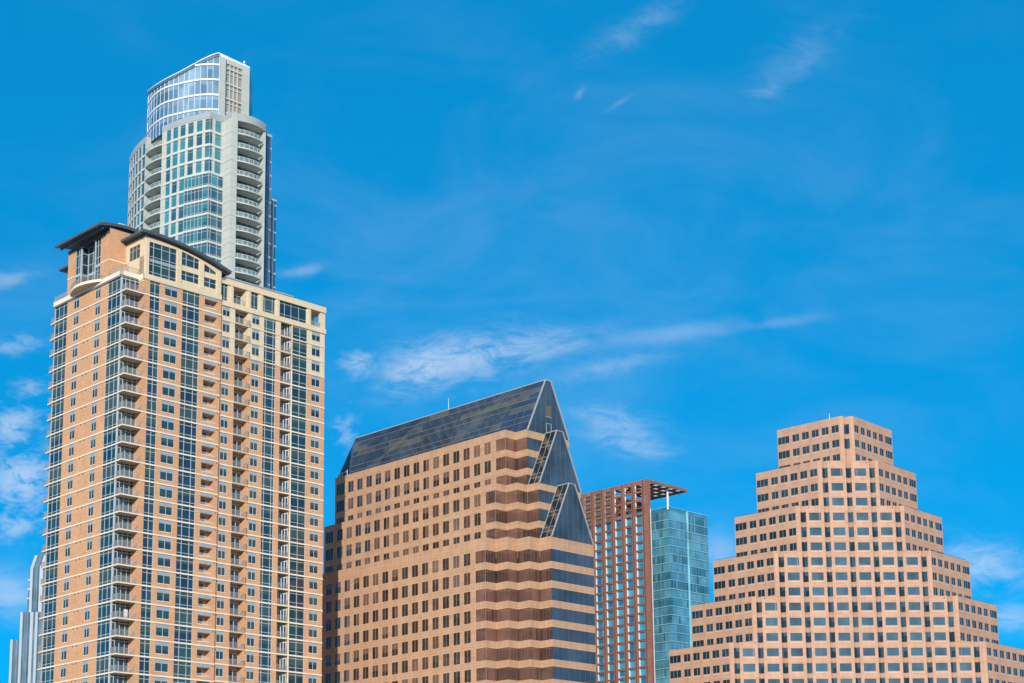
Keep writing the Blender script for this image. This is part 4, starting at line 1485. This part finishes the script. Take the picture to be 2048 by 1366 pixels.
# ------------------------------------------------------------------ tall residential tower with the curved facade
def residential_tower():
    O = (-72.545, 395)
    rt = root('residential_tower', 'very tall pale green glass tower with curved facade, sloping glass crown and balcony stack', 'residential tower', (O[0], O[1], 0), RZ)
    B = Building(rt)
    FA = [189.55 - 3.58 * k for k in range(16)]
    ZB = 110.0
    top = 194.2
    parc = lambda q: -4.0 * (1 - ((q - 18) / 18) ** 2)
    gl = ('lagoon0', 'lagoon1', 'lagoon2', 'lagoon0', 'lagoon3')
    w1 = Style(h=(2.35,), fw=.07, glass=gl, frame='framegrey', blind=.25, bm='lagoon4')
    gb = Style(v=(1.0, 2.1, 3.2, 4.3, 5.4), h=(.35, 2.4), fw=.08, glass=gl, frame='doorframe', blind=.2, bm='lagoon1')
    wl, bd = MB(), MB()
    FL = [(top - 1.45, 0)]

    def facet(qa, qb, spans, zlo=ZB, ztop=top, floors=None):
        A, Bq = (parc(qb), qb), (parc(qa), qa)               # left to right as seen from outside
        L = math.hypot(Bq[0] - A[0], Bq[1] - A[1])
        d = ((Bq[0] - A[0]) / L, (Bq[1] - A[1]) / L)
        ops = []
        sc = L / (qb - qa)
        for s0, s1 in spans:
            for k, z in enumerate(FA):
                if floors and k not in floors:
                    continue
                u0, u1 = (qb - s1) * sc, (qb - s0) * sc
                zt = z + 3.0
                ops.append((u0, u1, z + .04, zt, .16))
                B.win('window', A, d, u0, u1, z + .04, zt, .12, w1)
        facade(wl, A, d, L, zlo, ztop, ops, 'concrete', uoff=qa)
        nx, ny = d[1], -d[0]
        for k, z in enumerate(FA):
            if floors and k not in floors:
                continue
            P = lambda u, y, zz: (A[0] + d[0] * u + nx * y, A[1] + d[1] * u + ny * y, zz)
            for za, zb_ in ((z - .54, z + .04),):
                bd.face([P(0, .10, za), P(L, .10, za), P(L, .10, zb_), P(0, .10, zb_)], 'concband')
                bd.face([P(0, .10, zb_), P(L, .10, zb_), P(L, 0, zb_), P(0, 0, zb_)], 'concband')
                bd.face([P(0, 0, za), P(L, 0, za), P(L, .10, za), P(0, .10, za)], 'concband')
        bd.face([P(0, .08, top - 1.42), P(L, .08, top - 1.42), P(L, .08, top + .02), P(0, .08, top + .02)], 'fascia')
        bd.face([P(0, 0, top - 1.42), P(L, 0, top - 1.42), P(L, .08, top - 1.42), P(0, .08, top - 1.42)], 'fascia')
        return A, d, L, sc
    up = set(range(0, 4))
    facet(0, 1.68, [(.03, 1.32)], zlo=178.5, floors=up)
    facet(1.68, 4.1, [(2.02, 3.65)], zlo=178.5, floors=up)
    facet(4.1, 6.7, [(4.5, 6.15)], zlo=178.5, floors=up)
    facet(6.7, 8.9, [(6.92, 8.52)])
    facet(8.9, 11.35, [(9.27, 10.98)])
    facet(11.35, 15.0, [(11.7, 13.32)])
    # glazed corner bay lower down
    for k, z in enumerate(FA[4:], 4):
        A, Q = (parc(6.7) - .1, 6.7), (-.1, 0)
        L = math.hypot(Q[0] - A[0], Q[1] - A[1])
        d = ((Q[0] - A[0]) / L, (Q[1] - A[1]) / L)
        B.win('glazed_bay', A, d, 0, L, z + .02, z + 3.2, 0, gb)
        B.win('glazed_bay', (-.08, -.08), (1, 0), 0, 4.1, z + .02, z + 3.2, 0, Style(v=(.65, 2.6), h=(.35, 2.4), fw=.09, glass=gl, frame='doorframe', blind=.2, bm='lagoon1'))
        P = lambda u, y, zz: (A[0] + d[0] * u + d[1] * y, A[1] + d[1] * u - d[0] * y, zz)
        bd.face([P(0, .08, z - .38), P(L, .08, z - .38), P(L, .08, z + .02), P(0, .08, z + .02)], 'concband')
        bd.face([P(0, -.1, z - .38), P(L, -.1, z - .38), P(L, .08, z - .38), P(0, .08, z - .38)], 'concband')
        bd.box(-.12, 4.06, -.16, .0, z - .38, z + .02, 'concband')
    wl.prism([(.05, .05), (4.06, .05), (4.06, 6), (-1.5, 6.6), (parc(6.6) + .25, 6.6), (parc(3) + .2, 3)], ZB, 178.4, 'seajoint')
    # left part beyond the balconies
    qs = [22.4, 24.8, 27.15, 29.5, 31.85, 34.2, 36.3]
    for qa, qb in zip(qs, qs[1:]):
        facet(qa, qb, [(qa + .5, qb - .22)])
    # balcony recess in the curved face
    y = 2.0
    for k, z in enumerate(FA[:-1]):
        A, Q = (parc(22.4) + y, 22.4), (parc(15) + y, 15.0)
        L = math.hypot(Q[0] - A[0], Q[1] - A[1])
        d = ((Q[0] - A[0]) / L, (Q[1] - A[1]) / L)
        B.win('balcony_window', A, d, 0, L, z + .02, z + 3.2, 0, Style(v=(1.2, 2.4, 3.7, 5.0, 6.2), h=(2.4,), fw=.1, glass=('lagoon2', 'lagoon0', 'lagoon1'), frame='doorframe', blind=.15, bm='lagoon4'), parts=False)
    wl.face([(parc(22.4), 22.4, ZB), (parc(22.4) + y, 22.4, ZB), (parc(22.4) + y, 22.4, top), (parc(22.4), 22.4, top)], 'concrete')
    wl.face([(parc(15) + y, 15, ZB), (parc(15), 15, ZB), (parc(15), 15, top), (parc(15) + y, 15, top)], 'concrete')
    wl.face([(parc(22.4) + y + .05, 22.4, ZB), (parc(15) + y + .05, 15, ZB), (parc(15) + y + .05, 15, top - 1), (parc(22.4) + y + .05, 22.4, top - 1)], 'seajoint')
    wl.face([(parc(22.4) + y - .1, 22.38, top - 1.5), (parc(15) + y - .1, 15.02, top - 1.5), (parc(15) + y - .1, 15.02, top), (parc(22.4) + y - .1, 22.38, top)], 'bandwhite')
    # narrow right face, pier, balcony stack
    ops = []
    for k, z in enumerate(FA[:4]):
        ops += [(0.02, .8, z + .04, z + 3.0, .16), (1.56, 3.3, z + .04, z + 3.0, .16)]
        B.win('window', (0, 0), (1, 0), .02, .8, z + .04, z + 3.0, .12, w1)
        B.win('window', (0, 0), (1, 0), 1.56, 3.3, z + .04, z + 3.0, .12, w1)
        bd.box(-.1, 4.06, -.10, .02, z - .54, z + .04, 'concband', '+y')
    bd.box(-.08, 4.06, -.08, .02, top - 1.42, top + .02, 'fascia', '+y')
    facade(wl, (0, 0), (1, 0), 4.06, 178.5, top, ops, 'concrete')
    facade(wl, (4.06, .02), (0, -1), 3.22, ZB, 193.2, [], 'concrete')
    facade(wl, (4.06, -3.2), (1, 0), 1.85, ZB, top + .5, [], 'concrete', uoff=4)
    wl.face([(5.91, -3.2, ZB), (5.91, -.9, ZB), (5.91, -.9, top), (5.91, -3.2, top)], 'concrete')
    bd.box(4.0, 4.08, -3.2, 0, 193.2, 194.5, 'fascia')
    for z in FA:
        bd.box(4.02, 4.07, -3.2, .0, z - .36, z - .24, 'fascia')
        bd.box(4.06, 5.91, -3.23, -3.18, z - .3, z - .2, 'fascia')
    # right end pier
    wl.box(14.0, 14.75, -2.75, 8, ZB, top - .4, 'concrete')
    wl.box(5.95, 14.0, -.85, -.7, ZB, top - .5, 'seajoint')
    wl.build('wall', rt)
    bd.build('floor_band', rt)

    def bow(p):
        s = (p - 5.85) / (14.75 - 5.85)
        return -3.2 + .42 * s - 1.0 * math.sin(math.pi * min(1, max(0, s)))
    PS = [5.88 + (14.72 - 5.88) * i / 14 for i in range(15)]
    sl = MB()
    edge = [(p, bow(p)) for p in PS if p <= 14.05]
    sl.prism(edge + [(edge[-1][0], -.85), (5.88, -.85)], -.26, 0, 'soffitgrey')
    for a, b in zip(edge, edge[1:]):
        sl.face([(a[0], a[1] - .03, -.24), (b[0], b[1] - .03, -.24), (b[0], b[1] - .03, .05), (a[0], a[1] - .03, .05)], 'concband')
    slab = sl.mesh('balcony')
    rg = MB()
    for i, (a, b) in enumerate(zip(edge, edge[1:])):
        A0, B0 = (a[0], a[1] + .06), (b[0], b[1] + .06)
        rg.face([(A0[0], A0[1], .08), (B0[0], B0[1], .08), (B0[0], B0[1], 1.05), (A0[0], A0[1], 1.05)], 'railglass')
        rg.bar((A0[0], A0[1], 1.08), (B0[0], B0[1], 1.08), .07, 'white')
        if i % 2 == 1:
            rg.bar((A0[0], A0[1] + .05, 0), (A0[0], A0[1] + .05, 1.08), .09, 'white')
    rail = rg.mesh('railing')
    bs = Style(v=(1.7, 3.3, 4.9, 6.5), h=(2.5,), fw=.1, glass=('lagoon2', 'lagoon0', 'lagoon1'), frame='doorframe', blind=.15, bm='lagoon4')
    for k, z in enumerate(FA):
        o = place(slab, 'balcony', rt, T(0, 0, z))
        place(rail, 'railing', o, T(0, 0, 0))
        B.win('balcony_window', (5.95, -.9), (1, 0), 0, 8.0, z + .02, z + 3.3, 0, bs, parts=False)
    # bowed fascia over the stack
    fs = MB()
    E = [(p, bow(p) - .05) for p in PS] + [(15.7, -1.75)]
    for a, b in zip(E, E[1:]):
        fs.face([(a[0], a[1], 192.75), (b[0], b[1], 192.75 - .0), (b[0], b[1], 194.72), (a[0], a[1], 194.72)], 'fascia')
    fs.face([(p[0], p[1], 192.76) for p in E + [(15.7, -.7), (5.88, -.7)]], 'soffitgrey')
    fs.face([(p[0], p[1], 194.7) for p in E + [(15.7, 8), (5.88, 8)]], 'roofflat')
    fs.build('roof_fascia', rt)
    # curved slabs of the left balconies
    sl, rg = MB(), MB()
    n = 10
    E = []
    for i in range(n + 1):
        q = 22.4 + (15.0 - 22.4) * i / n
        E.append((parc(q) - .12 - .35 * math.sin(math.pi * i / n), q))
    sl.prism(E + [(parc(15) + y, 15), (parc(22.4) + y, 22.4)], -.26, 0, 'soffitgrey')
    for a, b in zip(E, E[1:]):
        sl.face([(a[0] - .03, a[1], -.24), (b[0] - .03, b[1], -.24), (b[0] - .03, b[1], .05), (a[0] - .03, a[1], .05)], 'concband')
    for i, (a, b) in enumerate(zip(E, E[1:])):
        rg.face([(a[0] + .06, a[1], .08), (b[0] + .06, b[1], .08), (b[0] + .06, b[1], 1.05), (a[0] + .06, a[1], 1.05)], 'railglass')
        rg.bar((a[0] + .06, a[1], 1.08), (b[0] + .06, b[1], 1.08), .06, 'white')
        if i % 2:
            rg.bar((a[0] + .1, a[1], 0), (a[0] + .1, a[1], 1.08), .07, 'framegrey')
    slab2, rail2 = sl.mesh('balcony'), rg.mesh('railing')
    for z in FA:
        o = place(slab2, 'balcony', rt, T(0, 0, z))
        place(rail2, 'railing', o, T(0, 0, 0))
    # roof terrace caps
    cp = MB()
    arcp = [(parc(q), q) for q in (36.3, 34, 30, 26, 22.4)] + [(parc(22.4) + y, 22.4), (parc(15) + y, 15)] + [(parc(q), q) for q in (15, 11, 7, 3, 0)]
    cp.face([(p[0], p[1], top - .3) for p in arcp] + [(4.1, 0, top - .3), (5.9, -3.1, top - .3), (14.5, -2.5, top - .3), (14.5, 36, top - .3)], 'roofflat')
    cp.face([(14.7, 8, 0), (14.7, 36.3, 0), (14.7, 36.3, top), (14.7, 8, top)], 'concrete')
    cp.face([(14.7, 36.3, 0), (parc(36.3), 36.3, 0), (parc(36.3), 36.3, top), (14.7, 36.3, top)], 'concrete')
    cp.prism([(-3, 30), (-3, 8), (.3, .3), (14, .3), (14, 30)], 0, ZB + 1, 'concrete')
    cp.build('roof', rt)
    # dark glazed wing at the right end
    dk = MB()
    dk.box(14.77, 17.3, -1.7, 20, ZB, 192.4, 'navy0')
    dk.box(14.78, 19.5, -1.0, 20, ZB, 176.2, 'navy1')
    for z in FA:
        dk.box(14.75, 17.34, -1.75, -1.68, z - .12, z + .02, 'joint')
        dk.box(16.9, 17.4, -1.78, 0, z - .4, z + .05, 'fascia')
        if z < 176:
            dk.box(17.34, 19.54, -1.05, -.98, z - .12, z + .02, 'joint')
            dk.box(19.0, 19.6, -1.08, 0, z - .35, z + .1, 'fascia')
    dk.box(14.7, 17.4, -1.8, 20, 192.4, 193.1, 'fascia')
    dk.box(17.3, 19.65, -1.1, 20, 176.2, 176.7, 'fascia')
    for p in (16.9, 17.3):
        dk.box(p - .05, p, -1.74, -1.70, ZB, 192.4, 'fascia')
    dk.box(18.75, 18.82, -1.05, -1.0, ZB, 176.2, 'fascia')
    dk.build('side_wing', rt)
    # low bay at the far left
    lb = MB()
    P = [(-.7, 35.9), (-2.4, 35.9), (-2.9, 37.5), (-2.8, 39), (-2.2, 40.5), (0, 40.5)]
    lb.prism(P, ZB, 175.0, 'navy1')
    for z in FA:
        if z < 175:
            lb.prism([(-.7, 35.85), (-2.46, 35.85), (-2.96, 37.5), (-2.86, 39), (-2.2, 40.56), (0, 40.56)], z - .2, z + .1, 'concband')
    lb.prism([(-.7, 35.85), (-2.46, 35.85), (-2.96, 37.5), (-2.86, 39), (-2.2, 40.56), (0, 40.56)], 175.0, 175.5, 'concband')
    for p in P[1:5]:
        lb.bar((p[0] - .03, p[1], ZB), (p[0] - .03, p[1], 175), .1, 'doorframe')
    lb.build('corner_bay', rt)
    # glass crown
    V = [(4.16, 2.56, 212.0), (2.85, 3.41, 211.4), (1.84, 4.37, 210.7), (.72, 5.62, 209.9), (-.05, 6.92, 209.25), (-.83, 8.43, 208.65), (-1.34, 9.69, 208.25), (-1.95, 11.36, 207.8), (-2.48, 12.71, 207.45), (-2.96, 14.14, 207.15),
         (-3.2, 15.61, 207.0), (-3.24, 17.36, 206.95), (-3.13, 19.03, 207.05), (-2.9, 20.66, 207.2), (-2.42, 22.55, 207.55), (-1.93, 24.11, 207.9), (-1.4, 25.64, 208.3), (-.5, 27.3, 208.7), (.8, 28.6, 209.2), (3, 29.6, 209.8)]
    cg, cf = MB(), MB()
    rings = [192.9, 196.99, 200.93, 204.97, 208.98, 213]
    for i, (a, b) in enumerate(zip(V, V[1:])):
        fi = i / (len(V) - 2)
        for j, (z0, z1) in enumerate(zip(rings, rings[1:])):
            for za, zb_, kind in ((z0, z1 - 1.25, 'm'), (z1 - 1.25, z1, 's')):
                ta, tb = min(zb_, a[2]), min(zb_, b[2])
                if ta <= za and tb <= za:
                    continue
                if kind == 'm':
                    m = random.choice(['crown0', 'crown1', 'crown0', 'crown2']) if fi < .45 else random.choice(['crown2', 'crowndark', 'crown2'])  # right-hand panes paler: their bright sky reflection is put into the colour
                else:
                    m = random.choice(['crown1', 'crown1', 'crown0'])
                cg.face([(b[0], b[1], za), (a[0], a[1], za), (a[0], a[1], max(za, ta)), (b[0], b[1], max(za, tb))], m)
        for z in rings[1:-1]:
            if min(a[2], b[2]) > z - .2:
                A, C = Vector((a[0], a[1], z)), Vector((b[0], b[1], z))
                cf.bar(A, C, .42, 'crownwhite')
        cf.bar((a[0] - .02, a[1] - .02, 192.9), (a[0] - .02, a[1] - .02, a[2]), .09, 'crownwhite')
        cf.bar((a[0] - .25, a[1] - .1, a[2] + .15), (b[0] - .25, b[1] - .1, b[2] + .15), .2, 'crownwhite')
        cf.bar((a[0], a[1], a[2] - .45), (b[0], b[1], b[2] - .4), .4, 'joint')
    co = cg.build('crown_glazing', rt)
    cf.build('frame', co)
    cw, sc_ = MB(), MB()
    q = 2.56
    facade(cw, (4.16, q), (1, 0), 9.15, 192.9, 211.4, [(2.15, 6.95, 194.5, 210.2, .35)], 'concrete')
    cw.face([(4.16, q, 211.4), (13.31, q, 211.4), (13.31, q, 211.75), (4.16, q, 212.3)], 'crownwhite')
    cw.box(4.14, 13.33, q - .06, q + .02, 211.35, 211.6, 'crownwhite')
    cw.box(6.0, 6.28, q - .02, q + .3, 192.9, 211.0, 'joint')
    cw.face([(13.31, q, 192.9), (16.8, q + 3.5, 192.9), (16.8, q + 3.5, 208), (13.31, q, 211.5)], 'navy1')
    cw.face([(16.8, q + 3.5, 192.9), (16.5, 28, 192.9), (16.5, 28, 206), (16.8, q + 3.5, 208)], 'navy1')
    cw.face([(4.16, q, 212.2), (13.31, q, 211.7), (16.8, q + 3.5, 208), (16.5, 28, 206), (8, 29, 206)] + [(v[0], v[1], v[2]) for v in V[::-1][3:-1]], 'crownwhite')
    cw.build('crown_wall', rt)
    sc_.face([(6.3, q + .32, 194.5), (11.1, q + .32, 194.5), (11.1, q + .32, 210.2), (6.3, q + .32, 210.2)], 'screengrey')
    for z in (196.99, 200.93, 204.97, 208.98):
        sc_.box(6.3, 11.1, q - .02, q + .3, z - .2, z + .2, 'concband')
        sc_.box(6.3, 11.1, q + .1, q + .3, z - 1.35, z - 1.15, 'concband')
    for p in (7.4, 8.6, 9.75):
        sc_.box(p - .1, p + .1, q + .08, q + .31, 194.5, 210.2, 'concband')
    sc_.build('louvre_screen', rt)
    B.finish()
    # mast with drum antennas on the crown
    an = MB()
    an.bar((0, 0, 0), (0, 0, 1.6), .12, 'white')
    for x, z, r_ in ((-.22, .55, .22), (.22, .45, .24), (.05, 1.25, .26)):
        n = 10
        ring = [(x + r_ * math.cos(2 * math.pi * i / n), r_ * math.sin(2 * math.pi * i / n)) for i in range(n)]
        an.prism([(p[0], p[1]) for p in ring], z - .22, z + .22, 'white')
    o = an.build('antenna_mast')
    X = grid_pt(O, 12.1, 3.4)
    o.location = (X[0], X[1], 211.6)
    o['label'] = 'small white mast with drum antennas on the crown of the tallest tower'
    o['category'] = 'antenna'


residential_tower()


# ------------------------------------------------------------------ far fluted skyscraper at the left edge
def fluted_skyscraper():
    rt = root('fluted_skyscraper', 'distant blue glass skyscraper with white fins, its steps half hidden behind the brick tower', 'skyscraper', (-188, 640, 0), 0)
    sk, fn, cr = MB(), MB(), MB()

    def block(x0, x1, y0, y1, top, pat, lean=None):
        """front of folded glass strips and white fins; lean=(z, dx) tilts the upper part inward"""
        x = x0
        i = 0
        while x < x1 - .05:
            w, m = pat[i % len(pat)]
            xb = min(x1, x + w)
            ya, yb = (y0 - .35, y0) if m == 'fin' else ((y0, y0 + .25) if i % 2 else (y0 + .25, y0))
            tgt = fn if m == 'fin' else sk
            if lean:
                zl, dx, dz = lean
                tgt.face([(x, ya, 0), (xb, yb, 0), (xb, yb, zl), (x, ya, zl)], m)
                tgt.face([(x, ya, zl), (xb, yb, zl), (xb + dx, yb + .6, zl + dz), (x + dx, ya + .6, zl + dz)], m)
            else:
                tgt.face([(x, ya, 0), (xb, yb, 0), (xb, yb, top), (x, ya, top)], m)
            if m == 'fin':
                tgt.face([(xb, ya, 0), (xb, y0 + .25, 0), (xb, y0 + .25, top if not lean else lean[0]), (xb, ya, top if not lean else lean[0])], m)
            x = xb
            i += 1
        sk.face([(x0, y1, 0), (x0, y0, 0), (x0, y0, top), (x0, y1, top)], 'frost0')
        sk.face([(x1, y0, 0), (x1, y1, 0), (x1, y1, top), (x1, y0, top)], 'frost0')
        sk.face([(x0, y0, top), (x1, y0, top), (x1, y1, top), (x0, y1, top)], 'fin')
    block(0, 30, 0, 24, 102.6, [(.9, 'fin'), (.75, 'frost0'), (.18, 'fin'), (.8, 'frost1'), (.18, 'fin'), (.9, 'frost0'), (.2, 'fin'), (1.0, 'frost1')])
    block(3.9, 26, -2, 22, 112.6, [(.95, 'fin'), (.8, 'frost0'), (.22, 'fin'), (.75, 'frost1'), (.22, 'fin'), (.8, 'frost0'), (1.1, 'fin'), (.8, 'frost1')])
    block(6.7, 23.5, -1, 21, 129.8, [(1.0, 'fin'), (.7, 'frost0'), (.2, 'fin'), (.7, 'frost1'), (.2, 'fin'), (.7, 'frost0'), (1.3, 'fin'), (.8, 'frost1'), (.2, 'fin'), (.8, 'frost0')], lean=(129.6, 1.3, 5.0))
    cr.face([(8.4, 0, 134.0), (22, 0, 134.0), (20.5, 6, 139.9), (10.0, 6, 139.9)], 'frost1')
    cr.face([(8.4, 18, 134.0), (8.4, 0, 134.0), (10.0, 6, 139.9), (10.0, 14, 139.9)], 'frost0')
    cr.face([(22, 0, 134.0), (22, 18, 134), (20.5, 14, 139.9), (20.5, 6, 139.9)], 'frost0')
    for z in (104, 107.5, 118, 121.5, 125):
        fn.box(5.9, 6.9, -1.2, 0, z - .3, z + .3, 'fin')
    sk.face([(5.4, .3, 113), (6.8, .3, 113), (6.8, .3, 126), (5.9, .3, 122)], 'frost0')
    sk.build('glazing', rt)
    fn.build('fin', rt)
    cr.build('pyramid_crown', rt)


fluted_skyscraper()
